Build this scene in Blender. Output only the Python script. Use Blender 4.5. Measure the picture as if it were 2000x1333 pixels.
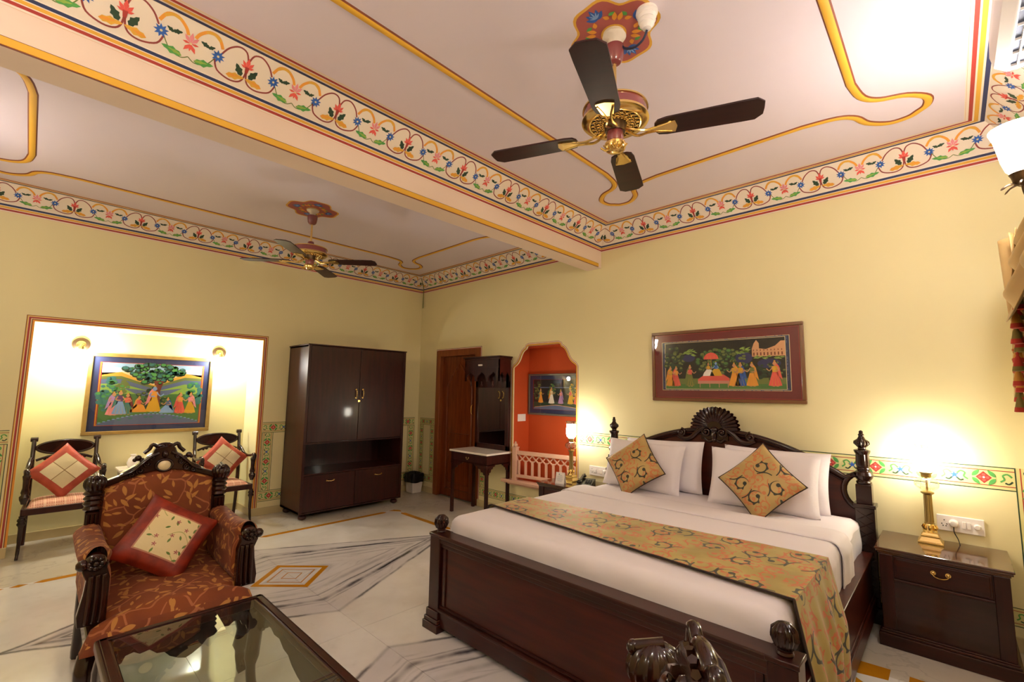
import bpy, math, random
from math import sin, cos, pi, radians, sqrt, atan2
from mathutils import Vector, Matrix, noise
from mathutils.geometry import tessellate_polygon
random.seed(7)
for o in list(bpy.data.objects): bpy.data.objects.remove(o)
SC = bpy.context.scene
COL = SC.collection

# ------------------------------------------------------------------ camera
yaw, pitch, roll = radians(-43.4423), radians(6.0684), radians(0.839)
fw = Vector((sin(yaw)*cos(pitch), cos(yaw)*cos(pitch), sin(pitch)))
rt = Vector((cos(yaw), -sin(yaw), 0)); up = rt.cross(fw)
r2 = rt*cos(roll)+up*sin(roll); u2 = -rt*sin(roll)+up*cos(roll)
cam = bpy.data.cameras.new('camera'); cam_o = bpy.data.objects.new('camera', cam); COL.objects.link(cam_o)
m = Matrix((r2, u2, -fw)).transposed().to_4x4(); m.translation = (6.0575, -4.2046, 1.5)
cam_o.matrix_world = m
cam.sensor_width = 36; cam.lens = 894.96/2000*36; cam.shift_x = -0.0038; cam.shift_y = 0.00225
cam.clip_start = 0.05
SC.camera = cam_o

# ------------------------------------------------------------------ world, exposure
W = bpy.data.worlds.new('world'); SC.world = W; W.use_nodes = True
W.node_tree.nodes['Background'].inputs[0].default_value = (0.9, 0.85, 0.8, 1)
W.node_tree.nodes['Background'].inputs[1].default_value = 0.02
SC.view_settings.view_transform = 'Standard'; SC.view_settings.look = 'None'
SC.view_settings.exposure = 0.0; SC.view_settings.gamma = 1.0
try: SC.view_settings.use_curve_mapping = False
except Exception: pass
# lamp strengths (radiance of the glowing glass)
S_TABLE, S_NICHE, S_WALL, S_FILL_DIM = 90, 420, 84, 42

# ------------------------------------------------------------------ materials
def lin(c):
    if isinstance(c, str):
        c = [int(c[i:i+2], 16)/255 for i in (0, 2, 4)]
        c = [x/12.92 if x <= .04045 else ((x+.055)/1.055)**2.4 for x in c]
    return (c[0], c[1], c[2], 1)
MATS = {}
def mat(name, col, rough=.5, metal=0, coat=0, emit=None, es=0, bump=0, bscale=60, spec=.5, var=0, vscale=3):
    m = bpy.data.materials.new(name); m.use_nodes = True; nt = m.node_tree; b = nt.nodes['Principled BSDF']
    b.inputs['Base Color'].default_value = lin(col); b.inputs['Roughness'].default_value = rough
    b.inputs['Metallic'].default_value = metal; b.inputs['Coat Weight'].default_value = coat
    b.inputs['Coat Roughness'].default_value = .08
    b.inputs['Specular IOR Level'].default_value = spec
    if emit: b.inputs['Emission Color'].default_value = lin(emit); b.inputs['Emission Strength'].default_value = es
    if bump or var:
        tc = nt.nodes.new('ShaderNodeTexCoord')
    if bump:
        n = nt.nodes.new('ShaderNodeTexNoise'); n.inputs['Scale'].default_value = bscale; n.inputs['Detail'].default_value = 4
        nt.links.new(tc.outputs['Object'], n.inputs['Vector'])
        bp = nt.nodes.new('ShaderNodeBump'); bp.inputs['Strength'].default_value = bump; bp.inputs['Distance'].default_value = .01
        nt.links.new(n.outputs['Fac'], bp.inputs['Height']); nt.links.new(bp.outputs['Normal'], b.inputs['Normal'])
    if var:
        n = nt.nodes.new('ShaderNodeTexNoise'); n.inputs['Scale'].default_value = vscale; n.inputs['Detail'].default_value = 5
        nt.links.new(tc.outputs['Object'], n.inputs['Vector'])
        mx = nt.nodes.new('ShaderNodeMix'); mx.data_type = 'RGBA'
        c = lin(col); mx.inputs[6].default_value = [x*(1-var) for x in c[:3]]+[1]; mx.inputs[7].default_value = [min(1, x*(1+var)) for x in c[:3]]+[1]
        nt.links.new(n.outputs['Fac'], mx.inputs[0]); nt.links.new(mx.outputs[2], b.inputs['Base Color'])
    m.diffuse_color = lin(col)
    MATS[name] = m
    return m

class S:                                       # small expression language over shader nodes
    def __init__(s, nt, k): s.nt, s.k = nt, k
    def op(s, o, *a):
        n = s.nt.nodes.new('ShaderNodeMath'); n.operation = o
        for i, x in enumerate((s,)+a):
            if isinstance(x, S): s.nt.links.new(x.k, n.inputs[i])
            else: n.inputs[i].default_value = x
        return S(s.nt, n.outputs[0])
    def __add__(s, o): return s.op('ADD', o)
    __radd__ = __add__
    def __sub__(s, o): return s.op('SUBTRACT', o)
    def __rsub__(s, o): return (s*-1)+o
    def __mul__(s, o): return s.op('MULTIPLY', o)
    __rmul__ = __mul__
    def __truediv__(s, o): return s.op('DIVIDE', o)
    def abs(s): return s.op('ABSOLUTE')
    def sin(s): return s.op('SINE')
    def cos(s): return s.op('COSINE')
    def sqrt(s): return s.op('SQRT')
    def lt(s, o): return s.op('LESS_THAN', o)
    def gt(s, o): return s.op('GREATER_THAN', o)
    def max(s, o): return s.op('MAXIMUM', o)
    def min(s, o): return s.op('MINIMUM', o)
    def atan2(s, o): return s.op('ARCTAN2', o)
    def frac(s): return s.op('FRACT')
    def soft(s, a, b):                         # 0 below a, 1 above b
        n = s.nt.nodes.new('ShaderNodeMapRange'); n.interpolation_type = 'SMOOTHSTEP'
        s.nt.links.new(s.k, n.inputs[0]); n.inputs[1].default_value = a; n.inputs[2].default_value = b
        n.inputs[3].default_value = 0; n.inputs[4].default_value = 1
        return S(s.nt, n.outputs[0])
def sh(name, rough=.5, coat=0, spec=.5):
    m = bpy.data.materials.new(name); m.use_nodes = True; nt = m.node_tree; b = nt.nodes['Principled BSDF']
    b.inputs['Roughness'].default_value = rough; b.inputs['Coat Weight'].default_value = coat; b.inputs['Coat Roughness'].default_value = .07
    b.inputs['Specular IOR Level'].default_value = spec
    MATS[name] = m
    return m, nt, b
def coords(nt, kind='Object'):
    if kind == 'World': v = nt.nodes.new('ShaderNodeNewGeometry').outputs['Position']
    else: v = nt.nodes.new('ShaderNodeTexCoord').outputs[kind]
    sp = nt.nodes.new('ShaderNodeSeparateXYZ'); nt.links.new(v, sp.inputs[0])
    return v, S(nt, sp.outputs[0]), S(nt, sp.outputs[1]), S(nt, sp.outputs[2])
def comb(nt, x, y, z=0.0):
    n = nt.nodes.new('ShaderNodeCombineXYZ')
    for i, a in enumerate((x, y, z)):
        if isinstance(a, S): nt.links.new(a.k, n.inputs[i])
        else: n.inputs[i].default_value = a
    return n.outputs[0]
def tnoise(nt, vec, scale, detail=3, rough=.5):
    n = nt.nodes.new('ShaderNodeTexNoise'); nt.links.new(vec, n.inputs['Vector']); n.inputs['Scale'].default_value = scale
    n.inputs['Detail'].default_value = detail; n.inputs['Roughness'].default_value = rough
    return S(nt, n.outputs['Fac'])
def voro(nt, vec, scale, feature='F1', rnd=1.0):
    n = nt.nodes.new('ShaderNodeTexVoronoi'); n.voronoi_dimensions = '2D'; n.feature = feature
    nt.links.new(vec, n.inputs['Vector']); n.inputs['Scale'].default_value = scale; n.inputs['Randomness'].default_value = rnd
    return n
def mixc(nt, f, a, b):
    n = nt.nodes.new('ShaderNodeMix'); n.data_type = 'RGBA'
    if isinstance(f, S): nt.links.new(f.k, n.inputs[0])
    else: n.inputs[0].default_value = f
    for i, c in ((6, a), (7, b)):
        if isinstance(c, (str, tuple, list)): n.inputs[i].default_value = lin(c)
        else: nt.links.new(c, n.inputs[i])
    return n.outputs[2]
def cell(nt, u, v, scale, rnd=1.0):            # local rotated coordinates inside voronoi cells
    vec = comb(nt, u*scale, v*scale)
    n = voro(nt, vec, 1.0, rnd=rnd)
    sp = nt.nodes.new('ShaderNodeSeparateXYZ'); nt.links.new(n.outputs['Position'], sp.inputs[0])
    sc = nt.nodes.new('ShaderNodeSeparateColor'); nt.links.new(n.outputs['Color'], sc.inputs[0])
    dx = u*scale-S(nt, sp.outputs[0]); dy = v*scale-S(nt, sp.outputs[1])
    a = S(nt, sc.outputs[0])*(2*pi)
    ca, sa = a.cos(), a.sin()
    return dx*ca+dy*sa, dy*ca-dx*sa, S(nt, sc.outputs[1])
def boxuv(nt):                                  # object coordinates projected along the dominant normal
    v, x, y, z = coords(nt)
    nv, nx, ny, nz = coords(nt, 'Normal')
    top = nz.abs().gt(.6); side = nx.abs().gt(ny.abs())
    u = top*x+(1-top)*(side*y+(1-side)*x)
    w = top*y+(1-top)*z
    return u, w

def wood(name, c1, c2, rough=.28, coat=.5, axis='z', scale=1.0):
    m, nt, b = sh(name, rough, coat, .3)
    v, x, y, z = coords(nt)
    k = {'x': (1.2, 14, 14), 'y': (14, 1.2, 14), 'z': (14, 14, 1.2)}[axis]
    vec = comb(nt, x*(k[0]*scale), y*(k[1]*scale), z*(k[2]*scale))
    f = tnoise(nt, vec, 2.0, 6, .6)
    c = mixc(nt, f.soft(.3, .7), c1, c2)
    nt.links.new(c, b.inputs['Base Color'])
    bp = nt.nodes.new('ShaderNodeBump'); bp.inputs['Strength'].default_value = .04; nt.links.new(f.k, bp.inputs['Height'])
    nt.links.new(bp.outputs['Normal'], b.inputs['Normal'])
    return m
WOOD = wood('mahogany', '260b08', '38120b', .3, .2); WOODX = wood('mahogany_x', '260b08', '3a130b', .3, .2, axis='x'); WOODY = wood('mahogany_y', '260c08', '38130b', .3, .3, axis='y')
WOODG = wood('polished_mahogany_top', '3a1a0c', '4e2612', .12, .8, axis='x')
DARK = wood('dark_mahogany', '270b07', '38110b', rough=.36, coat=.2); DARKX = wood('dark_mahogany_x', '240c08', '32120c', rough=.28, coat=.4, axis='x')
REDW = wood('red_mahogany', '330e07', '461609', rough=.35, coat=.15, axis='x')
CARV = wood('carved_mahogany', '1a0805', '2e1008', rough=.22, coat=.4)
DOORW = wood('door_teak', '5a2408', '7a3712', rough=.35, coat=.3)
DOORF = wood('door_frame_teak', '7a3d1a', '8a4a20', rough=.45, coat=.1)
BLADE = wood('fan_blade', '240809', '300b0c', rough=.35, coat=.0, axis='x')
BRASS = mat('brass', (.83, .60, .22), .2, 1)
DBRASS = mat('old_brass', (.45, .33, .13), .3, 1)
BRONZE = mat('dark_bronze', (.10, .06, .03), .35, .8)
MAROON = mat('maroon_enamel', '7d3a3c', .25, 0, .6)
CREAM = mat('ceiling_paint', 'e2d3da', .8, var=.03, vscale=1.5)
BEAMP = mat('beam_paint', 'ebd3bf', .8, var=.03, vscale=1.5)
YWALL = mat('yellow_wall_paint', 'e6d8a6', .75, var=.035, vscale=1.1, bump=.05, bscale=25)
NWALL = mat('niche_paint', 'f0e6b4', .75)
ORWALL = mat('orange_wall_paint', 'b8440f', .7, var=.06, vscale=2)
BASEB = mat('skirting_marble', 'c9b585', .3, var=.12, vscale=4)
WHITEP = mat('white_plastic', 'efe6df', .35)
BLACKP = mat('black_plastic', '101012', .35)
BAG = mat('black_bin_liner', '0b0b0f', .3, bump=.6, bscale=18)
SHEET = mat('white_cotton', 'e4dbdd', .85, bump=.35, bscale=7)
PILLOW = mat('pillow_cotton', 'e8dfe0', .85, bump=.5, bscale=9)
PINKST = mat('pink_sandstone', 'd2a58b', .8, var=.08, vscale=12, bump=.15, bscale=60)
MARBTOP = mat('marble_table_top', 'efe4d6', .12, var=.06, vscale=8)
PIPE = mat('dark_piping', '2b1712', .7)
CURT = mat('gold_curtain_satin', 'c9a468', .45, var=.15, vscale=6)
TASR = mat('tassel_red', 'b5321c', .8); TASG = mat('tassel_olive', '7a6a2a', .8); TASY = mat('tassel_gold', 'c98a2a', .7)
MIRROR = mat('mirror_glass', (.75, .75, .75), .03, 1)
BLACKG = mat('dark_glass', '05060a', .05, 0, 1)
MEDAL = mat('cream_medallion', 'e8d3a4', .15, 0, .8)
# flat paint colours
PC = {k: mat('paint_'+k, c, .6) for k, c in dict(red='a5342c', yellow='e0a83a', navy='2b3358', blue='2c5aa8', coral='e0584c', pink='e58a90',
    orange='e89a34', gold='d9a520', green='4f9a4a', dgreen='28402a', lime='8fb04a', vine='8c3a34', white='f4ece0', cream='ecdcc8', brown='7a3a22', dark='1d1814',
    olive='6f7a3a', sky='9fc0dc', sand='e6cf9a', slate='5f6b8c', indigo='2c2c5c', lilac='b48ac0', skin='c98f62', lblue='86a8d8', grass='4c7a38', purple='6a3f6e',
    teal='3d7a72', maroon='6e1f24', black='161314', palered='c98874', stone='d8a070', beamline='e2ac34', dado='d6cc8c').items()}
def emis(name, col, es):
    m = bpy.data.materials.new(name); m.use_nodes = True; nt = m.node_tree; b = nt.nodes['Principled BSDF']
    b.inputs['Base Color'].default_value = (.8, .8, .8, 1); b.inputs['Emission Color'].default_value = lin(col); b.inputs['Emission Strength'].default_value = es
    MATS[name] = m
    return m
SH_TABLE = emis('glowing_table_lamp_glass', (1, .92, .77), S_TABLE)
SH_NICHE = emis('glowing_niche_lamp_glass', (1, .98, .95), S_NICHE)
SH_WALL = emis('glowing_wall_lamp_glass', (1, .95, .94), S_WALL)
SH_FILL_DIM = emis('dim_fill_lamp_glass', (1, .95, .94), S_FILL_DIM)  # weaker glow for the unseen lamp added to fill the sitting area
def glass(name, tint, base=.06, gain=.9):
    m = bpy.data.materials.new(name); m.use_nodes = True; nt = m.node_tree; nt.nodes.clear()
    out = nt.nodes.new('ShaderNodeOutputMaterial'); t = nt.nodes.new('ShaderNodeBsdfTransparent'); g = nt.nodes.new('ShaderNodeBsdfGlossy')
    t.inputs[0].default_value = lin(tint); g.inputs['Roughness'].default_value = .01; g.inputs['Color'].default_value = (1, 1, 1, 1)
    f = nt.nodes.new('ShaderNodeFresnel'); f.inputs['IOR'].default_value = 1.5
    bf = S(nt, nt.nodes.new('ShaderNodeNewGeometry').outputs['Backfacing'])
    a = (S(nt, f.outputs[0])*gain+base)*(1-bf)
    mx = nt.nodes.new('ShaderNodeMixShader'); nt.links.new(a.k, mx.inputs[0]); nt.links.new(t.outputs[0], mx.inputs[1]); nt.links.new(g.outputs[0], mx.inputs[2])
    nt.links.new(mx.outputs[0], out.inputs[0]); MATS[name] = m
    return m
TGLASS = glass('table_glass', (.90, .95, .90)); CGLASS = glass('cut_glass', (.86, .88, .84), .22); PGLASS = glass('picture_glass', (.97, .97, .97), .0, .9)

def marble():
    m, nt, b = sh('veined_marble', .13, .0, .5)
    v, x, y, z = coords(nt, 'World')
    n1 = tnoise(nt, comb(nt, x*1.0, y*1.0), 2.3, 4, .55); n2 = tnoise(nt, comb(nt, x*3.0, y*3.0), 3.0, 5, .6)
    big = x.gt(3.25)
    cx = 2.1+big*2.30
    dx = (x-cx).abs(); dy = (y+2.62).abs()
    nb = tnoise(nt, comb(nt, dx*2.2, dy*2.2), 1.2, 2, .5)      # mirrored noise: book-matched slabs
    nw = tnoise(nt, comb(nt, dx*16.0, dy*16.0), 2.0, 5, .7)
    tot = None
    for a_, b_, w, k in ((.83, 1.56, .022, .85), (.60, 1.42, .036, 1.0), (.50, 1.32, .018, .75), (.645, 1.46, .014, .5), (.40, 1.12, .040, .35), (.30, .95, .016, .4)):
        K = a_*b_/sqrt(a_*a_+b_*b_)
        dist = ((dx/a_+dy/b_-1)*K+(nb-.5)*.05+(nw-.5)*.012).abs()
        q = (1-dist.soft(0, w))*(tnoise(nt, comb(nt, dx*2.5+a_*19, dy*2.5), 1.2, 3).soft(.34, .56)*(k*.7)+k*.3)
        tot = q if tot is None else tot.max(q)
    streak = tnoise(nt, comb(nt, (dx/.83+dy/1.5)*5.5+(nb-.5)*1.5, (dx-dy)*.7), 2.2, 5, .6).soft(.52, .72)
    tint = (1-(dx/.86+dy/1.6).soft(.93, 1.02))
    tot = tot.max(streak*tint*.34)
    inside = (x.gt(.93))*(y.lt(-.95))
    edge = (1-((nb*.3+n1*.7)-.5).abs().soft(0, .012))*.16
    tot = tot*inside+edge*(1-inside)
    base = mixc(nt, n1.soft(.35, .7), 'e8e3de', 'dad3cc')
    base = mixc(nt, tint*inside*.5, base, 'c2bac2')
    base = mixc(nt, (n2.soft(.55, .8))*.22, base, 'aca296')
    bord = (x.lt(.86)+y.gt(-.88)).min(1.0)
    base = mixc(nt, bord*.55, base, 'b7a98c')
    col = mixc(nt, tot*1.0, base, '38323a')
    nt.links.new(col, b.inputs['Base Color'])
    return m
MARBLE = marble()
INLAY = mat('yellow_marble_inlay', 'b97a16', .14, var=.15, vscale=9)

def armfabric():
    m, nt, b = sh('vine_leaf_upholstery', .75)
    u, w = boxuv(nt)
    c = mixc(nt, tnoise(nt, comb(nt, u, w), 4, 3).soft(.3, .7), '6a2a04', '803a07')
    msk = None
    for sc_, ox, la, lb in ((13, 0.0, .40, .13), (15, 3.7, .34, .10)):
        lx, ly, r = cell(nt, u+ox, w+ox*.7, sc_, .9)
        q = lx/la
        half = (1-q*q)*lb*(1.0-lx*.9)
        mk = half.gt(ly.abs())*(lx.abs().lt(la))*(r.gt(.22))
        msk = mk if msk is None else msk.max(mk)
    nx = tnoise(nt, comb(nt, u, w), 5, 2); ny = tnoise(nt, comb(nt, u+9, w), 5, 2)
    e = voro(nt, comb(nt, u+(nx-.5)*.16, w+(ny-.5)*.16), 7.5, 'DISTANCE_TO_EDGE')
    vine = S(nt, e.outputs['Distance']).lt(.03)
    br = tnoise(nt, comb(nt, u, w), 7, 1).gt(.42)
    c = mixc(nt, vine*br*.8, c, 'a8663c'); c = mixc(nt, msk, c, 'b47a36')
    nt.links.new(c, b.inputs['Base Color'])
    b.inputs['Sheen Weight'].default_value = .05
    return m
ARMFAB = armfabric()
def scroll(nt, u, w, sc_, R, wd, ox, keep=.1):
    lx, ly, r = cell(nt, u+ox, w-ox*.6, sc_, .65)
    rr = (lx*lx+ly*ly).sqrt(); th = ly.atan2(lx)
    t = (th+pi)/(2*pi)
    rad = R*(1-t*.62)
    width = wd*(t*(1-t)*2.6+.10)
    sgn = rr-rad
    tooth = ((th*7+rr*9).sin()*.5+.5)
    outer = width*(tooth*tooth*1.9*t+.45)
    hit = (outer-sgn).gt(0)*((width*.6+sgn).gt(0))*(r.gt(keep))
    arm = ((lx-R*.55).abs().lt(R*.9))*((ly+R*.95-(lx*6).sin()*.07).abs().lt(wd*.32))*(r.gt(keep))
    hit = hit.max(arm)
    dot = (((lx+R*.45)*(lx+R*.45)+(ly*ly)).sqrt()).lt(wd*1.1)
    return hit.max(dot*r.gt(keep))
def scrollfabric(name, base1, base2, sc_=9.5, uvs=None, ok=.75):
    m, nt, b = sh(name, .6)
    if uvs == 'uv': v, u, w, z = coords(nt, 'UV')
    else: v, u, w, z = coords(nt)
    c = mixc(nt, tnoise(nt, comb(nt, u, w), 5, 3).soft(.3, .7), base1, base2)
    o1 = scroll(nt, u, w, sc_, .36, .085, 2.3, .05); o2 = scroll(nt, u, w, sc_*1.35, .34, .09, 7.9, .1)
    k1 = scroll(nt, u, w, sc_*.92, .37, .085, 0.0, .25)
    c = mixc(nt, o1.max(o2)*ok, c, 'c2562a'); c = mixc(nt, k1, c, '2c2a18')
    nt.links.new(c, b.inputs['Base Color']); b.inputs['Sheen Weight'].default_value = .2
    return m
CUSHF = scrollfabric('gold_scroll_cushion_fabric', 'a98a4e', 'b89a5e', 7.5, None, .62)
RUNF = scrollfabric('gold_scroll_runner_fabric', '9a843a', 'b09a50', 6.5, 'uv', .85)
def checkfabric():
    m, nt, b = sh('pink_check_seat_fabric', .8)
    u, w = boxuv(nt)
    a = ((u*420).sin()*.5+.5).gt(.45); c_ = ((w*420).sin()*.5+.5).gt(.45)
    big = ((u*95).sin().gt(.93)).max((w*95).sin().gt(.93))
    c = mixc(nt, (a*c_)*.8, 'd8a58a', 'b04a34'); c = mixc(nt, big*.7, c, 'e8c8a8')
    nt.links.new(c, b.inputs['Base Color']); return m
CHECK = checkfabric()
def patchcushion(name, border, centre, quart):
    m, nt, b = sh(name, .5)
    v, u, w, z = coords(nt)
    d = u.abs().max(w.abs())
    if quart:
        cc = mixc(nt, (u*w).gt(0)*.5, 'e6d6ae', 'cbb98a')
        cc = mixc(nt, (u.abs().min(w.abs())).lt(.003), cc, '8c6a3c')
        a = d.lt(.118)
    else:
        cc = 'e3cf9a'; a = d.lt(.112)
        nx = tnoise(nt, comb(nt, u, w), 9, 2)
        e = ((u*26+(w*30).sin()*.9).sin().abs().lt(.07))*(nx.gt(.47))
        cc = mixc(nt, e*.7, cc, '9a9a4a')
        lx, ly, r = cell(nt, u, w, 22, .9)
        lf = ((1-(lx/.3)*(lx/.3))*.12).gt(ly.abs())*lx.abs().lt(.3)
        cc = mixc(nt, lf*(r.gt(.6)), cc, '5f7a2a'); 
        lx2, ly2, r2_ = cell(nt, u+5, w, 17, .9)
        th = ly2.atan2(lx2); rr = (lx2*lx2+ly2*ly2).sqrt()
        fl = rr.lt(((th*5).sin()*.5+.7)*.17)*(r2_.gt(.62))
        cc = mixc(nt, fl, cc, '9a3040')
        edge = (d-.112).abs().lt(.0035)
    c = mixc(nt, a, mixc(nt, tnoise(nt, comb(nt, u, w), 14, 4).soft(.3, .7), border[0], border[1]), cc)
    if not quart: c = mixc(nt, edge, c, 'b87a5a')
    nt.links.new(c, b.inputs['Base Color'])
    bp = nt.nodes.new('ShaderNodeBump'); bp.inputs['Strength'].default_value = .35; bp.inputs['Distance'].default_value = .01
    nt.links.new(tnoise(nt, comb(nt, u, w), 16, 3).k, bp.inputs['Height']); nt.links.new(bp.outputs['Normal'], b.inputs['Normal'])
    return m
PATCH4 = patchcushion('four_patch_cushion_silk', ('a03c28', 'b84e38'), None, True)
PATCH1 = patchcushion('embroidered_cushion_silk', ('6a1604', '92280a'), None, False)

# ------------------------------------------------------------------ mesh helpers
class MB:
    def __init__(s): s.v = []; s.f = []; s.mi = []; s.M = Matrix.Identity(4); s.uv = None
    def add(s, vs, fs, mi=0):
        n = len(s.v); s.v += [tuple(s.M @ Vector(p)) for p in vs]
        s.f += [tuple(i+n for i in f) for f in fs]; s.mi += [mi]*len(fs)
        return s
    def box(s, x0, x1, y0, y1, z0, z1, mi=0):
        vs = [(x, y, z) for x in (x0, x1) for y in (y0, y1) for z in (z0, z1)]
        return s.add(vs, [(0, 1, 3, 2), (4, 6, 7, 5), (0, 4, 5, 1), (2, 3, 7, 6), (0, 2, 6, 4), (1, 5, 7, 3)], mi)
    def taper(s, x0, x1, y0, y1, z0, z1, k, mi=0, cx=None, cy=None):   # box whose top is scaled by k
        cx = (x0+x1)/2 if cx is None else cx; cy = (y0+y1)/2 if cy is None else cy
        vs = []
        for x in (x0, x1):
            for y in (y0, y1):
                for z, q in ((z0, 1), (z1, k)): vs.append((cx+(x-cx)*q, cy+(y-cy)*q, z))
        return s.add(vs, [(0, 1, 3, 2), (4, 6, 7, 5), (0, 4, 5, 1), (2, 3, 7, 6), (0, 2, 6, 4), (1, 5, 7, 3)], mi)
    def lathe(s, prof, c=(0, 0, 0), seg=20, mi=0, flute=0, fd=0, axis='z', fr=None):
        vs = []; fs = []
        for r, z in prof:
            for i in range(seg):
                a = 2*pi*i/seg
                q = r*(1-fd*(abs(sin(a*flute/2)))) if flute and (fr is None or fr[0] <= z <= fr[1]) else r
                p = (q*cos(a), q*sin(a), z)
                if axis == 'x': p = (z, q*cos(a), q*sin(a))
                if axis == 'y': p = (q*sin(a), z, q*cos(a))
                vs.append((p[0]+c[0], p[1]+c[1], p[2]+c[2]))
        n = len(prof)
        for j in range(n-1):
            for i in range(seg):
                k = (i+1) % seg
                fs.append((j*seg+i, j*seg+k, (j+1)*seg+k, (j+1)*seg+i))
        fs.append(tuple(reversed(range(seg)))); fs.append(tuple((n-1)*seg+i for i in range(seg)))
        return s.add(vs, fs, mi)
    def tube(s, pts, rad, seg=8, mi=0, flat=1.0, close=False):
        pts = [Vector(p) for p in pts]; n = len(pts)
        rs = rad if isinstance(rad, (list, tuple)) else [rad]*n
        vs = []; fs = []; prev = None
        for i, p in enumerate(pts):
            t = (pts[min(i+1, n-1)]-pts[max(i-1, 0)])
            if close: t = pts[(i+1) % n]-pts[i-1]
            t.normalize()
            if prev is None: prev = t.orthogonal().normalized()
            a = prev-t*prev.dot(t)
            if a.length < 1e-6: a = t.orthogonal()
            a.normalize(); prev = a; b = t.cross(a)
            for k in range(seg):
                w = 2*pi*k/seg
                vs.append(tuple(p+a*(cos(w)*rs[i])+b*(sin(w)*rs[i]*flat)))
        for i in range(n if close else n-1):
            j = (i+1) % n
            for k in range(seg):
                q = (k+1) % seg
                fs.append((i*seg+k, i*seg+q, j*seg+q, j*seg+k))
        if not close:
            fs.append(tuple(reversed(range(seg)))); fs.append(tuple((n-1)*seg+k for k in range(seg)))
        return s.add(vs, fs, mi)
    def prism(s, loops, plane, d0, d1, mi=0, mis=None):
        # loops: outer outline and holes in 2-D; plane maps (u, v, d) to a point
        if not isinstance(loops[0][0], (tuple, list)): loops = [loops]
        flat = [p for l in loops for p in l]
        tris = tessellate_polygon([[Vector((p[0], p[1], 0)) for p in l] for l in loops])
        n = len(flat); vs = [plane(p[0], p[1], d0) for p in flat]+[plane(p[0], p[1], d1) for p in flat]
        fs = [tuple(t) for t in tris]+[tuple(i+n for i in reversed(t)) for t in tris]
        s.add(vs, fs, mi)
        base = len(s.v)-2*n; k = 0; sf = []
        for l in loops:
            for i in range(len(l)):
                a, b = k+i, k+(i+1) % len(l)
                sf.append((base+a, base+b, base+b+n, base+a+n))
            k += len(l)
        s.f += sf; s.mi += [mi if mis is None else mis]*len(sf)
        return s
    def grid(s, fn, nu, nv, mi=0, cu=False, cv=False):
        vs = [fn(i/(nu if cu else nu-1), j/(nv if cv else nv-1)) for i in range(nu) for j in range(nv)]; fs = []
        for i in range(nu if cu else nu-1):
            for j in range(nv if cv else nv-1):
                a, b = (i+1) % nu, (j+1) % nv
                fs.append((i*nv+j, a*nv+j, a*nv+b, i*nv+b))
        return s.add(vs, fs, mi)
    def ball(s, c, r, seg=12, mi=0, sx=1, sy=1, sz=1):
        n = max(6, seg//2+1); prof = [(max(1e-4, r*sin(pi*i/(n-1))), -r*cos(pi*i/(n-1))) for i in range(n)]
        vs = []; fs = []
        for q, z in prof:
            for i in range(seg): a = 2*pi*i/seg; vs.append((c[0]+q*cos(a)*sx, c[1]+q*sin(a)*sy, c[2]+z*sz))
        for j in range(n-1):
            for i in range(seg): k = (i+1) % seg; fs.append((j*seg+i, j*seg+k, (j+1)*seg+k, (j+1)*seg+i))
        fs.append(tuple(reversed(range(seg)))); fs.append(tuple((n-1)*seg+i for i in range(seg)))
        return s.add(vs, fs, mi)
    def build(s, name, mats, parent=None, smooth=35, bev=0, segs=2, sub=0, loc=None, solid=0, uvfn=None, recalc=True):
        me = bpy.data.meshes.new(name); me.from_pydata(s.v, [], s.f)
        if not isinstance(mats, (list, tuple)): mats = [mats]
        for m in mats: me.materials.append(m)
        if len(mats) > 1: me.polygons.foreach_set('material_index', s.mi)
        if recalc:
            import bmesh
            b = bmesh.new(); b.from_mesh(me); bmesh.ops.recalc_face_normals(b, faces=b.faces); b.to_mesh(me); b.free()
        if smooth:
            me.polygons.foreach_set('use_smooth', [True]*len(me.polygons)); me.set_sharp_from_angle(angle=radians(smooth))
        if uvfn:
            uv = me.uv_layers.new(name='UVMap')
            for l in me.loops: uv.data[l.index].uv = uvfn[l.vertex_index]
        me.update()
        o = bpy.data.objects.new(name, me); COL.objects.link(o)
        if parent is not None: o.parent = parent
        if loc is not None: o.location = loc
        if solid:
            md = o.modifiers.new('solid', 'SOLIDIFY'); md.thickness = solid; md.offset = -1
        if bev:
            md = o.modifiers.new('bevel', 'BEVEL'); md.width = bev; md.segments = segs; md.limit_method = 'ANGLE'; md.angle_limit = radians(40)
            md.harden_normals = False
        if sub:
            md = o.modifiers.new('sub', 'SUBSURF'); md.levels = sub; md.render_levels = sub
        return o
def tag(o, label=None, cat=None, group=None, kind=None):
    if label: o['label'] = label
    if cat: o['category'] = cat
    if group: o['group'] = group
    if kind: o['kind'] = kind
    return o
def thing(name, label, cat, loc=(0, 0, 0), rz=0, group=None):
    o = bpy.data.objects.new(name, None); COL.objects.link(o); o.location = loc; o.rotation_euler = (0, 0, rz)
    o.empty_display_size = .1
    return tag(o, label, cat, group)
def struct(o): o['kind'] = 'structure'; return o
def copy_tree(o, parent=None):
    c = o.copy(); COL.objects.link(c)
    if parent is not None: c.parent = parent
    for ch in list(o.children): copy_tree(ch, c)
    return c
PXY = lambda u, v, d: (u, v, d)
PXZ = lambda u, v, d: (u, d, v)
PYZ = lambda u, v, d: (d, u, v)
def at(dx, dy, dz, rz=0): return Matrix.Translation((dx, dy, dz)) @ Matrix.Rotation(rz, 4, 'Z')
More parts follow.
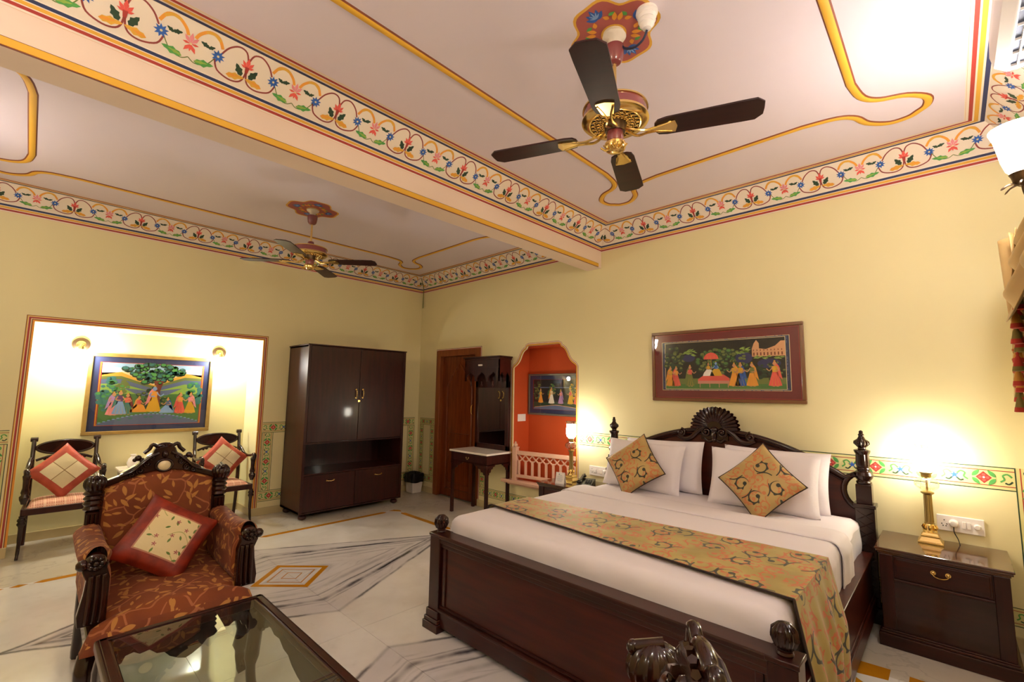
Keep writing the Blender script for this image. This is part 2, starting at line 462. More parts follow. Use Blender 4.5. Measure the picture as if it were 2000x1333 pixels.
def spline(pts, n=8):                           # Catmull-Rom through points
    P = [Vector(p) for p in pts]; out = []
    for i in range(len(P)-1):
        p0, p1, p2, p3 = P[max(i-1, 0)], P[i], P[i+1], P[min(i+2, len(P)-1)]
        for k in range(n):
            t = k/n
            out.append(.5*((2*p1)+(p2-p0)*t+(2*p0-5*p1+4*p2-p3)*t*t+(3*p1-p0-3*p2+p3)*t**3))
    out.append(P[-1]); return out

class PR:                                       # flat painted shapes; f(s, t, lift) places a point
    def __init__(s, f, lift=.0004): s.f = f; s.lift = lift; s.mb = MB(); s.mats = []; s.n = 1
    def m(s, k):
        mt = PC[k] if isinstance(k, str) else k
        if mt not in s.mats: s.mats.append(mt)
        return s.mats.index(mt)
    def poly(s, pts, k, layer=1):
        vs = [s.f(p[0], p[1], s.lift*layer) for p in pts]
        if len(pts) <= 4: s.mb.add(vs, [tuple(range(len(pts)))], s.m(k))
        else:
            tr = tessellate_polygon([[Vector((p[0], p[1], 0)) for p in pts]])
            s.mb.add(vs, [tuple(t) for t in tr], s.m(k))
    def rect(s, a, b, c, d, k, layer=1, n=1):
        for i in range(n):
            q0 = a+(b-a)*i/n; q1 = a+(b-a)*(i+1)/n
            s.poly([(q0, c), (q1, c), (q1, d), (q0, d)], k, layer)
    def ell(s, x, y, rx, ry, k, layer=1, n=12, rot=0):
        c, q = cos(rot), sin(rot)
        s.poly([(x+rx*cos(2*pi*i/n)*c-ry*sin(2*pi*i/n)*q, y+rx*cos(2*pi*i/n)*q+ry*sin(2*pi*i/n)*c) for i in range(n)], k, layer)
    def star(s, x, y, r1, r2, n, k, layer=1, rot=0):
        s.poly([(x+(r1 if i % 2 == 0 else r2)*cos(rot+pi*i/n), y+(r1 if i % 2 == 0 else r2)*sin(rot+pi*i/n)) for i in range(2*n)], k, layer)
    def leaf(s, x, y, ang, L, w, k, layer=1, ser=0):
        top = []; bot = []
        n = 7
        for i in range(n+1):
            t = i/n; h = w*sin(pi*t**.8)*(1 if (i % 2 or not ser) else 1-ser)
            top.append((t*L, h)); bot.append((t*L, -h))
        pts = top+bot[::-1][1:-1]
        s.poly([(x+a*cos(ang)-b*sin(ang), y+a*sin(ang)+b*cos(ang)) for a, b in pts], k, layer)
    def stroke(s, pts, w, k, layer=1, taper=False, smooth=5):
        P = spline([(p[0], p[1], 0) for p in pts], smooth) if len(pts) > 2 else [Vector((p[0], p[1], 0)) for p in pts]
        n = len(P); A = []; B = []
        for i, p in enumerate(P):
            t = (P[min(i+1, n-1)]-P[max(i-1, 0)]).normalized(); q = w/2*((1-abs(2*i/(n-1)-1)*.8) if taper else 1)
            A.append((p.x-t.y*q, p.y+t.x*q)); B.append((p.x+t.y*q, p.y-t.x*q))
        for i in range(n-1): s.poly([A[i], A[i+1], B[i+1], B[i]], k, layer)
    def build(s, name, parent=None, **kw): return s.mb.build(name, s.mats, parent, smooth=0, recalc=False, **kw)

# ================================================================== ROOM SHELL
WX, D, H = 6.47, 5.1, 3.27            # room: x 0..WX, y 0..-D, ceiling H
NY0, NY1, NZ, NX = -4.215, -2.285, 2.08, -.5     # niche in the left wall
BX0, BX1, BZ = 3.163, 3.352, 2.863    # ceiling beam
# floor with separate marble slabs
fl = struct(MB().box(-.6, WX+.1, -D-.1, .5, -.12, -.02).build('floor', BASEB, smooth=0))
xs = [0, .86, 2.1, 3.25, 4.40, 5.55, WX]; ys = [0, -.42, -.92, -1.77, -2.62, -3.47, -4.32, -D]
g = .0011
for i in range(len(xs)-1):
    for j in range(len(ys)-1):
        MB().box(xs[i]+g, xs[i+1]-g, ys[j+1]+g, ys[j]-g, -.02, 0).build('marble_slab', MARBLE, fl, smooth=0)
for a, b_ in ((NY0, -3.47), (-3.47, -2.62), (-2.62, NY1)):
    MB().box(NX, -g, a+g, b_-g, -.02, 0).build('marble_slab', MARBLE, fl, smooth=0)
def strip(pts): MB().prism(pts, PXY, -.001, .0008).build('inlay_strip', INLAY, fl, smooth=0)
def pstrip(x0, x1, y0, y1, p=.05):     # strip with pointed ends
    if abs(x1-x0) > abs(y1-y0): strip([(x0, (y0+y1)/2), (x0+p, y0), (x1-p, y0), (x1, (y0+y1)/2), (x1-p, y1), (x0+p, y1)])
    else: strip([((x0+x1)/2, y0), (x1, y0+p), (x1, y1-p), ((x0+x1)/2, y1), (x0, y1-p), (x0, y0+p)])
pstrip(.86, .925, -2.47, -1.03); pstrip(.86, .925, -4.05, -2.63); pstrip(.86, .925, -5.0, -4.2)
for y in (-2.55, -4.125): strip([(.892, y-.05), (.925, y), (.892, y+.05), (.86, y)])
strip([(.87, -.99), (.93, -.93), (1.0, -.885), (.93, -.86), (.86, -.9)])
pstrip(1.03, 2.0, -.945, -.88); pstrip(2.2, 3.2, -.945, -.88)
strip([(5.573, -.806), (5.72, -.792), (5.72, -.925), (5.567, -.963)]); strip([(5.59, -1.01), (5.70, -1.10), (5.60, -1.16)])
strip([(5.80, -.80), (5.93, -.80), (5.93, -.93), (5.80, -.93)]); pstrip(5.88, 5.945, -2.4, -1.1)
def dring(cx, cy, r, w, a=1.0):
    for k in range(4):
        a0, a1 = k*pi/2, (k+1)*pi/2
        strip([(cx+r*cos(a0), cy+r*sin(a0)), (cx+r*cos(a1), cy+r*sin(a1)), (cx+(r-w)*cos(a1), cy+(r-w)*sin(a1)), (cx+(r-w)*cos(a0), cy+(r-w)*sin(a0))])
for cx in (2.10, 4.40):
    dring(cx, -2.615, .305, .058); dring(cx, -2.615, .19, .012); dring(cx, -2.615, .085, .010)

# walls
T = .02
P_B = lambda u, v, d: (u, d, v)
door_o = (.50, 1.37, 2.05)
AC = 2.525
arch = [(AC-.485, .42), (AC+.485, .42), (AC+.485, 1.80)]
prof = [(.485, 1.80), (.47, 1.815), (.435, 1.835), (.40, 1.865), (.37, 1.91), (.35, 1.955), (.325, 1.995), (.295, 2.02), (.27, 2.03), (.255, 2.062), (.235, 2.068)]
archr = [(AC+a, z) for a, z in prof]; archl = [(AC-a, z) for a, z in reversed(prof)]
arch = [(AC-.485, .42), (AC+.485, .42)]+archr+archl
door_hole = [(door_o[0], -.02), (door_o[0], door_o[2]), (door_o[1], door_o[2]), (door_o[1], -.02)]
wallB = MB().prism([[(-.05, -.02), (door_o[0], -.02), (door_o[0], door_o[2]), (door_o[1], door_o[2]), (door_o[1], -.02), (WX+.05, -.02), (WX+.05, H+.02), (-.05, H+.02)], arch], P_B, 0, T)
struct(wallB.build('wall_back', YWALL, smooth=0))
wa = MB().prism([[(0, -.02), (0, H+.02), (-D, H+.02), (-D, -.02), (NY0, -.02), (NY0, NZ), (NY1, NZ), (NY1, -.02)]], lambda u, v, d: (d, u, v), -T, 0)
struct(wa.build('wall_left', YWALL, smooth=0))
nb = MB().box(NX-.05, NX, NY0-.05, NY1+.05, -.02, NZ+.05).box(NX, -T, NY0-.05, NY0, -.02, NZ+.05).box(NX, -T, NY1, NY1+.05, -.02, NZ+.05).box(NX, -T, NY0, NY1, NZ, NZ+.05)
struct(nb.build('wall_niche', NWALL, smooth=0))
WY0, WY1, WZ0, WZ1 = -2.25, -.75, .95, 2.25   # window in the right wall, behind the curtains
wc = MB().prism([[(0, -.02), (-D, -.02), (-D, H+.02), (0, H+.02)], [(WY0, WZ0), (WY1, WZ0), (WY1, WZ1), (WY0, WZ1)]], lambda u, v, d: (d, u, v), WX, WX+.12)
struct(wc.build('wall_right', YWALL, smooth=0))
struct(MB().box(-.05, WX+.05, -D-.08, -D, -.02, H+.02).build('wall_front', YWALL, smooth=0))
struct(MB().box(-.05, WX+.05, -D-.05, .05, H, H+.08).build('ceiling', CREAM, smooth=0))
struct(MB().box(BX0, BX1, -D, 0, BZ, H).build('ceiling_beam', BEAMP, smooth=0, bev=.004))
# window
wf = MB()
for a in ((WY0, WY0+.06), (WY1-.06, WY1), ((WY0+WY1)/2-.03, (WY0+WY1)/2+.03)): wf.box(WX+.02, WX+.09, a[0], a[1], WZ0, WZ1)
wf.box(WX+.02, WX+.09, WY0, WY1, WZ0, WZ0+.06).box(WX+.02, WX+.09, WY0, WY1, WZ1-.06, WZ1)
win = struct(wf.build('window_1', DOORW, smooth=0))
for a, b_ in ((WY0+.06, (WY0+WY1)/2-.03), ((WY0+WY1)/2+.03, WY1-.06)):
    MB().box(WX+.05, WX+.058, a, b_, WZ0+.06, WZ1-.06).build('pane', BLACKG, win, smooth=0)
# skirting
def skirt(name, a, b_):
    struct(MB().box(*a, *b_, 0, .085).build(name, BASEB, smooth=0, bev=.003))
skirt('baseboard_left', (0, .014), (NY1, -.0))
skirt('baseboard_left_far', (0, .014), (-D, NY0))
skirt('baseboard_niche', (NX, NX+.014), (NY0, NY1)); skirt('baseboard_niche_side', (NX+.014, -.0), (NY1-.014, NY1))
skirt('baseboard_back', (.014, .455), (-.014, 0)); skirt('baseboard_back_bed', (1.415, WX), (-.014, 0))
skirt('baseboard_right', (WX-.014, WX), (-D, -.014)); skirt('baseboard_front', (.014, WX-.014), (-D, -D+.014))

# alcove behind the arched opening
al = MB().box(AC-.485-.03, AC-.485, T, .30, .40, 2.1).box(AC+.485, AC+.485+.03, T, .30, .40, 2.1).box(AC-.515, AC+.515, .30, .33, .37, 2.13)
al.box(AC-.515, AC+.515, T, .30, 2.07, 2.10).box(AC-.515, AC+.515, T, .30, .38, .42)
struct(al.build('wall_alcove', ORWALL, smooth=0))
def offset_arch(d):
    out = []
    P = [(AC-.485, .42)]+list(reversed(archl))[::-1][0:0]
    pts = [(AC-.485, .44)]+[(AC-a, z) for a, z in prof]+[(AC+a, z) for a, z in reversed(prof)]+[(AC+.485, .44)]
    n = len(pts)
    for i, p in enumerate(pts):
        a = Vector(pts[max(i-1, 0)]); b_ = Vector(pts[min(i+1, n-1)]); t = (b_-a).normalized()
        out.append((p[0]-t.y*d, p[1]+t.x*d))
    return out
pr = PR(lambda s, t, l: (s, -l, t))
for d0, d1, k in ((0, .005, 'brown'), (.005, .018, 'yellow'), (.018, .023, 'red'), (.023, .031, 'cream'), (.031, .036, 'red')):
    A, B = offset_arch(d0), offset_arch(d1)
    for i in range(len(A)-1): pr.poly([A[i], A[i+1], B[i+1], B[i]], k, 2)
struct(pr.build('trim_arch'))

# door and its painted frame
fr = MB()
x0, x1, zt = door_o
fr.box(x0-.045, x0+.045, -.02, .09, 0, zt+.045).box(x1-.045, x1+.045, -.02, .09, 0, zt+.045).box(x0+.045, x1-.045, -.02, .09, zt-.045, zt+.045)
struct(fr.build('trim_door', DOORF, smooth=0, bev=.006))
pr = PR(lambda s, t, l: (s, -l, t))
for d0, d1, k in ((.045, .055, 'red'), (.055, .063, 'cream'), (.063, .07, 'brown')):
    pr.rect(x0-d1, x0-d0, .085, zt+d1, k); pr.rect(x1+d0, x1+d1, .085, zt+d1, k); pr.rect(x0-d0, x1+d0, zt+d0, zt+d1, k)
struct(pr.build('trim_door_paint'))
dr = MB().box(x0+.045, x1-.045, .045, .085, .01, zt-.045)
door = struct(dr.build('door_1', DOORW, smooth=0))
# carved ogee panel on the door leaf
cxd = (x0+x1)/2; hw = .27
og = [(hw, .12), (hw, 1.55), (hw-.03, 1.62), (hw-.08, 1.66), (hw-.10, 1.72), (hw-.16, 1.77), (hw-.20, 1.83), (0, 1.90)]
og = [(cxd+a, z) for a, z in og]+[(cxd-a, z) for a, z in reversed(og[:-1])]
pt = [Vector((p[0], .043, p[1])) for p in og]
MB().tube(pt, .013, 6, close=True).build('panel_moulding', DOORW, door)
MB().tube([(cxd-hw+.05, .043, .2), (cxd+hw-.05, .043, .2), (cxd+hw-.05, .043, .9), (cxd-hw+.05, .043, .9)], .008, 6, close=True).build('lower_moulding', DOORW, door)
MB().tube(spline([(x1-.12, .04, 1.18), (x1-.12, .005, 1.2), (x1-.12, .0, 1.25), (x1-.12, .005, 1.3), (x1-.12, .04, 1.32)]), .008, 8).build('door_handle', BRASS, door)

# painted frame lines round the left-wall niche
pr = PR(lambda s, t, l: (l, s, t))
for d0, d1, k in ((0, .014, 'orange'), (.014, .02, 'brown'), (.026, .04, 'red'), (.044, .05, 'yellow'), (.05, .055, 'brown')):
    pr.rect(NY0-d1, NY0-d0, .09, NZ+d1, k); pr.rect(NY1+d0, NY1+d1, .09, NZ+d1, k); pr.rect(NY0-d0, NY1+d0, NZ+d0, NZ+d1, k)
struct(pr.build('trim_niche'))

# ------------------------------------------------------------------ painted dado bands
def dadoband(pr, a0, a1, b0, b1, vert=False):   # band along a, between b0 and b1 across
    def f(x, y): return (y, x) if vert else (x, y)
    def R(p0, p1, q0, q1, k, l):
        if vert: pr.rect(q0, q1, p0, p1, k, l)
        else: pr.rect(p0, p1, q0, q1, k, l)
    w = b1-b0; s = w/.14
    L = abs(a1-a0)
    R(a0, a1, b0, b1, 'dado', 1)
    R(a0, a1, b0, b0+.006*s, 'dgreen', 2); R(a0, a1, b1-.006*s, b1, 'dgreen', 2)
    R(a0, a1, b0+.022*s, b0+.027*s, 'red', 2); R(a0, a1, b1-.027*s, b1-.022*s, 'red', 2)
    n = max(1, round(L/(.27*s))); per = L/n; c = (b0+b1)/2
    h = .036*s
    for i in range(n):
        x = a0+per*(i+.5)
        P = lambda q: [f(*p) for p in q]
        pr.poly(P([(x-h, c), (x, c+h), (x+h, c), (x, c-h)]), 'red', 3)
        for dx, dy in ((h*.6, 0), (-h*.6, 0), (0, h*.6), (0, -h*.6)):
            X, Y = f(x+dx*.75, c+dy*.75); pr.ell(X, Y, .009*s, .009*s, 'coral', 4, 6)
        X, Y = f(x, c); pr.ell(X, Y, .006*s, .006*s, 'white', 5, 6)
        for sx in (-1, 1):
            for sy in (-1, 1):
                X, Y = f(x+sx*h*1.45, c+sy*.004*s); a = (pi/2-sx*(.55)) if sy > 0 else -(pi/2-sx*.55)
                a = atan2(sy*.9, -sx*.75)
                if vert: a = pi/2-a
                pr.leaf(X, Y, a, .056*s, .011*s, 'green', 4)
            # curls beside the blue flower
            bx = x+sx*per/2
            q = [(bx-sx*.012*s, c+.01*s), (bx-sx*.03*s, c+.028*s), (bx-sx*.05*s, c+.018*s), (bx-sx*.044*s, c-.004*s), (bx-sx*.062*s, c-.02*s)]
            pr.stroke(P(q), .009*s, 'green', 3, smooth=3)
            q = [(bx-sx*.01*s, c-.014*s), (bx-sx*.026*s, c-.03*s), (bx-sx*.042*s, c-.024*s)]
            pr.stroke(P(q), .009*s, 'dgreen', 3, smooth=3)
        if i < n-1:
            X, Y = f(x+per/2, c); pr.star(X, Y, .024*s, .009*s, 5, 'blue', 5, .4)
def ring(pr, a0, a1, b0, b1, w, sides='LRTB'):
    if 'T' in sides: dadoband(pr, a0, a1, b1-w, b1)
    if 'B' in sides: dadoband(pr, a0, a1, b0, b0+w)
    bb0 = b0+(w if 'B' in sides else 0); bb1 = b1-(w if 'T' in sides else 0)
    if 'L' in sides: dadoband(pr, bb0, bb1, a0, a0+w, True)
    if 'R' in sides: dadoband(pr, bb0, bb1, a1-w, a1, True)
fB = lambda s, t, l: (s, -l, t); fA = lambda s, t, l: (l, s, t); fC = lambda s, t, l: (WX-l, s, t)
pr = PR(fB); ring(pr, .06, .425, .155, 1.085, .10); struct(pr.build('trim_dado_corner_panel'))
pr = PR(fB); dadoband(pr, 1.44, 5.9, .14, .25); dadoband(pr, .25, 1.075, 1.44, 1.55, True); struct(pr.build('trim_dado_lower_band'))
pr = PR(fB); dadoband(pr, 3.06, 6.31, .935, 1.078); dadoband(pr, .14, 1.078, 6.31, 6.452, True); dadoband(pr, 5.9, 6.31, .14, .25); struct(pr.build('trim_dado_upper_band'))
pr = PR(fA); ring(pr, -2.225, -.06, .155, 1.09, .125); struct(pr.build('trim_dado_left_panel'))
pr = PR(fA); ring(pr, -5.04, -4.285, .155, 1.10, .125); struct(pr.build('trim_dado_far_left_panel'))
pr = PR(fC); dadoband(pr, -.74, -.03, .935, 1.078); dadoband(pr, -4.9, -2.27, .935, 1.078); struct(pr.build('trim_dado_right_band'))

# ------------------------------------------------------------------ painted cornice
CD, CZ = .145, 3.118
def cornice(name, ox, oy, dx, dy, nx, ny, L, z0=3.118):
    # position from distance along s, profile coordinate t: t<0 wall (z), 0..1 cove, >1 ceiling
    def f(s, t, l):
        if t <= 0: d, z = l, CZ+t; 
        elif t <= 1: d, z = CD*t+l*.7, CZ+(H-CZ)*t-l*.7
        else: d, z = CD+(t-1), H-l
        return (ox+dx*s+nx*d, oy+dy*s+ny*d, z)
    pr = PR(f, .0005)
    def dist(t): return 0 if t <= 0 else (CD*t if t <= 1 else CD+t-1)
    def band(t0, t1, k, layer=1):
        a, b_ = dist(t0), dist(t1)
        pr.poly([(a, t0), (L-a, t0), (L-b_, t1), (b_, t1)], k, layer)
    # cove body
    band(0, 1, 'cream', 1); band(-.078, 0, 'cream', 1); band(1, 1.10, 'cream', 1)
    for t0, t1, k in ((-.023, -.006, 'navy'), (-.045, -.028, 'yellow'), (-.066, -.050, 'red'), (-.078, -.0765, 'stone')): band(t0, t1, k, 2)
    for t0, t1, k in ((1.004, 1.024, 'navy'), (1.034, 1.054, 'yellow'), (1.062, 1.080, 'red'), (1.0935, 1.095, 'stone')): band(t0, t1, k, 2)
    n = max(2, round((L-.1)/.485)); per = (L-.1)/n
    SL = .21
    for i in range(n):
        c = .05+per*(i+.5)
        for sg in (-1, 1):
            X = lambda q: c+sg*q*per/2       # q 0 = pink lily, 1 = coral tulip
            A = lambda a: a if sg > 0 else pi-a
            def lf(q, t, ang, Ln, w, k, ly=3, ser=.35):     # leaf in (s, t) with t scaled
                a = A(ang); pts = []
                m_ = 6
                top = []; bot = []
                for j in range(m_+1):
                    u = j/m_; h = w*sin(pi*min(1, u**.8))*(1 if (j % 2) else 1-ser)
                    top.append((u*Ln, h)); bot.append((u*Ln, -h))
                for x, y in top+bot[::-1][1:-1]:
                    xx = x*cos(a)-y*sin(a); yy = x*sin(a)+y*cos(a); pts.append((X(q)+xx, t+yy/SL))
                pr.poly(pts, k, ly)
            def st(q): return [(X(a), b) for a, b in q]
            def stroke(q, w, k, ly=2):
                P = spline([(a*1.0, b*SL, 0) for a, b in st(q)], 4); n_ = len(P); Aa = []; Bb = []
                for j, p in enumerate(P):
                    tt = (P[min(j+1, n_-1)]-P[max(j-1, 0)]).normalized(); h = w/2
                    Aa.append((p.x-tt.y*h, (p.y+tt.x*h)/SL)); Bb.append((p.x+tt.y*h, (p.y-tt.x*h)/SL))
                for j in range(n_-1): pr.poly([Aa[j], Aa[j+1], Bb[j+1], Bb[j]], k, ly)
            stroke([(1.0, .62), (.98, .30), (.90, .14), (.72, .10), (.5, .2), (.42, .42)], .008, 'vine')
            stroke([(1.0, .66), (.93, .88), (.78, .93), (.62, .8), (.52, .6)], .008, 'vine')
            stroke([(.42, .42), (.3, .2), (.12, .12), (0, .2)], .0045, 'olive')
            lf(.54, .72, .28+pi*0, -.001, .001, 'orange')
            stroke([(.52, .70), (.42, .90), (.26, .93), (.12, .80), (.06, .66)], .014, 'orange')
            stroke([(.46, .84), (.34, .93), (.2, .9)], .013, 'yellow', 3)
            lf(.66, .20, pi*.06, .085, .019, 'yellow'); lf(.66, .21, pi*.06, .06, .008, 'orange', 4)
            lf(.10, .16, pi*.06, .085, .019, 'green'); lf(.10, .17, pi*.06, .06, .008, 'lime', 4)
            lf(.93, .30, pi*.68, .062, .019, 'dgreen'); lf(.30, .60, pi*.90, .040, .012, 'dgreen'); lf(.28, .58, .5, .034, .010, 'dgreen')
            # blue flower
            m2 = 9; cx, ct = X(.47), .5
            pr.poly([(cx+(.031 if j % 2 == 0 else .017)*cos(pi*j/m2), ct+(.031 if j % 2 == 0 else .017)*sin(pi*j/m2)/SL) for j in range(2*m2)], 'blue', 4)
            pr.poly([(cx+.006*cos(pi*j/3), ct+.006*sin(pi*j/3)/SL) for j in range(6)], 'sand', 5)
        # pink lily in the middle
        for a, L_, k in ((.5, .052, 'pink'), (.28, .046, 'pink'), (.72, .046, 'pink'), (-.32, .046, 'coral'), (-.68, .046, 'coral'), (-.5, .036, 'coral'), (.02, .034, 'coral'), (.98, .034, 'coral')):
            a *= pi; pr.poly([(c, .5), (c+L_*.6*cos(a-.3), .5+L_*.6*sin(a-.3)/SL), (c+L_*cos(a), .5+L_*sin(a)/SL), (c+L_*.6*cos(a+.3), .5+L_*.6*sin(a+.3)/SL)], k, 4)
        pr.poly([(c+.006*cos(pi*j/3), .5+.006*sin(pi*j/3)/SL) for j in range(6)], 'sand', 5)
    for i in range(n+1):
        c = .05+per*i
        if i in (0, n): continue
        for a, L_ in ((.5, .055), (.30, .045), (.70, .045), (.12, .034), (.88, .034)):
            a *= pi; pr.poly([(c, .52), (c+L_*.6*cos(a-.3), .52+L_*.6*sin(a-.3)/SL), (c+L_*cos(a), .52+L_*sin(a)/SL), (c+L_*.6*cos(a+.3), .52+L_*.6*sin(a+.3)/SL)], 'coral', 4)
        pr.poly([(c-.007, .42), (c+.007, .42), (c+.01, .56), (c-.01, .56)], 'red', 5)
    struct(pr.build(name))
cornice('trim_1', BX1, 0, 1, 0, 0, -1, WX-BX1)
cornice('trim_2', BX1, 0, 0, -1, 1, 0, D)
cornice('trim_3', WX, 0, 0, -1, -1, 0, D)
cornice('trim_4', BX1, -D, 1, 0, 0, 1, WX-BX1)
cornice('trim_5', 0, 0, 0, -1, 1, 0, D)
cornice('trim_6', 0, 0, 1, 0, 0, -1, BX0)
cornice('trim_7', BX0, 0, 0, -1, -1, 0, D)
cornice('trim_8', 0, -D, 1, 0, 0, 1, BX0)
# painted gold rail with brown edges on beam and ceiling
def rail(name, pts, w=.036, h=.012, close=True):
    n = len(pts); A = []; 
    prof = [(-w/2-.007, 0), (-w/2, h*.55), (-w/4, h*.95), (0, h), (w/4, h*.95), (w/2, h*.55), (w/2+.007, 0)]
    mb = MB(); vs = []; fs = []; mi = []
    for i, p in enumerate(pts):
        a = Vector(pts[(i-1) % n] if close else pts[max(i-1, 0)]); b_ = Vector(pts[(i+1) % n] if close else pts[min(i+1, n-1)])
        t = (b_-a).normalized()
        for q, hh in prof: vs.append((p[0]-t.y*q, p[1]+t.x*q, H-hh))
    k = len(prof)
    mb.v = vs
    for i in range(n if close else n-1):
        j = (i+1) % n
        for q in range(k-1):
            mb.f.append((i*k+q, j*k+q, j*k+q+1, i*k+q+1)); mb.mi.append(1 if q in (0, k-2) else 0)
    struct(mb.build(name, [PC['beamline'], PC['brown']], smooth=60))
def railpath(x0, x1, y0, y1):
    curl = [(-.30, 0), (-.12, .03), (-.03, .10), (.02, .22), (.12, .31), (.22, .31), (.27, .27), (.31, .22), (.31, .12), (.22, .02), (.10, -.03), (.03, -.12), (0, -.30)]
    out = []
    for cx, cy, sx, sy, rev in ((x1, y1, 1, 1, 0), (x1, y0, 1, -1, 1), (x0, y0, -1, -1, 0), (x0, y1, -1, 1, 1)):
        c = [(cx+sx*a, cy+sy*b_) for a, b_ in (curl if not rev else curl[::-1])]
        out += [(p.x, p.y) for p in spline([(a, b_, 0) for a, b_ in c], 4)]
    return out
rail('trim_ceiling_bedroom', railpath(4.13, 5.75, -4.25, -.84))
rail('trim_ceiling_sitting', railpath(.72, 2.40, -4.34, -.77), .034)
mb = MB().prism([(-.07, BZ+.004), (-.07, BZ+.038), (-D, BZ+.038), (-D, BZ+.004)], lambda u, v, d: (d, u, v), BX1, BX1+.010)
mb.prism([(-.07, BZ), (-.07, BZ+.004), (-D, BZ+.004), (-D, BZ)], lambda u, v, d: (d, u, v), BX1, BX1+.007, 1).prism([(-.07, BZ+.038), (-.07, BZ+.042), (-D, BZ+.042), (-D, BZ+.038)], lambda u, v, d: (d, u, v), BX1, BX1+.007, 1)
struct(mb.build('trim_beam', [PC['beamline'], PC['brown']], smooth=0))

ROSR = mat('rosette_red', 'a8544c', .6)
# rosettes painted on the ceiling
def rosette(name, cx, cy, R=.235, rot=-.08):
    pr = PR(lambda s, t, l: (cx+s, cy+t, H-l))
    def out(k): 
        n = 64; P = []
        for i in range(n):
            a = 2*pi*i/n; b_ = a-rot
            r = R*k*(.90+.09*cos(4*b_)-.05*cos(8*b_))
            P.append((r*cos(a), r*sin(a)))
        return P
    pr.poly(out(1.0), 'yellow', 1); pr.poly(out(.93), ROSR, 2)
    for k in range(4):
        a = rot+k*pi/2; 
        x, y = .155*cos(a), .155*sin(a)
        for j in (-2, -1, 0, 1, 2): pr.leaf(x-.03*cos(a), y-.03*sin(a), a+j*.48, .072-.008*abs(j), .013, 'blue', 4+(j % 2)); pr.leaf(x-.02*cos(a), y-.02*sin(a), a+j*.48, .05-.008*abs(j), .004, 'lblue', 6)
        for j in (-1, 1):
            b_ = a+j*.42
            pr.leaf(.12*cos(b_), .12*sin(b_), b_+j*1.2, .035, .010, 'green', 4); pr.leaf(.10*cos(b_), .10*sin(b_), b_-j*.9, .035, .011, 'orange', 4)
            b_ = a+j*.66
            pr.leaf(.085*cos(b_), .085*sin(b_), b_, .05, .012, 'orange', 5)
    pr.ell(0, 0, .062, .062, 'yellow', 5, 20); pr.ell(0, 0, .052, .052, 'cream', 6, 20)
    o = pr.build(name); struct(o)
rosette('trim_rosette_bedroom', 4.955, -2.37); rosette('trim_rosette_sitting', 1.57, -2.42, .25)

# ================================================================== BED
bed = thing('bed', 'carved mahogany double bed with shell-crested headboard', 'bed', (4.575, -1.2, 0))
BX, BY = 4.575, -1.2
def post_head(px):
    mb = MB()
    mb.box(px-.07, px+.07, 1.00, 1.14, 0, .10); mb.box(px-.055, px+.055, 1.015, 1.125, .10, .74)
    mb.box(px-.063, px+.063, 1.007, 1.133, .74, .765); mb.box(px-.045, px+.045, 1.025, 1.115, .765, .895)
    mb.lathe([(.02, .895), (.045, .898), (.047, .91), (.038, .92), (.05, .935), (.058, .955), (.05, .978), (.034, .988), (.042, .998), (.038, 1.01)], (px, 1.07, 0), 20)
    mb.lathe([(.036, 1.01), (.043, 1.03), (.040, 1.10), (.047, 1.115), (.05, 1.128), (.03, 1.135)], (px, 1.07, 0), 32, flute=10, fd=.16, fr=(1.02, 1.11))
    mb.lathe([(.026, 1.135), (.022, 1.145), (.034, 1.155), (.050, 1.172), (.047, 1.19), (.025, 1.205), (.015, 1.225), (.020, 1.235), (.012, 1.243), (.013, 1.258), (.004, 1.266)], (px, 1.07, 0), 40, flute=12, fd=.22, fr=(1.15, 1.20))
    mb.M = Matrix.Identity(4)
    return mb
for sx in (-1, 1):
    p = post_head(sx*1.0).build('head_post', CARV, bed, bev=.004)
    mb = MB()                                    # lattice carving on the post faces
    for k in range(9):
        z = .16+k*.062
        mb.tube([(sx*1.0-.045, 1.012, z), (sx*1.0+.045, 1.012, z+.06)], .004, 4); mb.tube([(sx*1.0+.045, 1.012, z), (sx*1.0-.045, 1.012, z+.06)], .004, 4)
    mb.build('lattice_carving', CARV, p)
# headboard panel with arched top and scooped ends
hb = []
for i in range(41):
    u = -.90+1.80*i/40
    hb.append((u, 1.205-.29*(abs(u)/.925)**2))
scoop = []
for i in range(13):
    a = radians(95+i*(170-0)/12)
    scoop.append((.99+.105*cos(a), .845+.12*sin(a)))
R_ = [p for p in scoop if p[0] < .97]
L_ = [(-x, z) for x, z in R_][::-1]
outline = [(-.96, .35)]+[(-.96, .735)]+L_+hb+R_+[(.96, .735), (.96, .35)]
pb = MB().prism(outline, PXZ, 1.05, 1.085)
pb.build('headboard', REDW, bed, smooth=30)
edge = [Vector((x, 1.045, z)) for x, z in ([(-.95, .735)]+L_+hb+R_+[(.95, .735)])]
MB().tube(edge, .020, 8).tube([p+Vector((0, .0, -.035)) for p in edge[12:-12]], .009, 6).build('edge_moulding', CARV, bed, smooth=60)
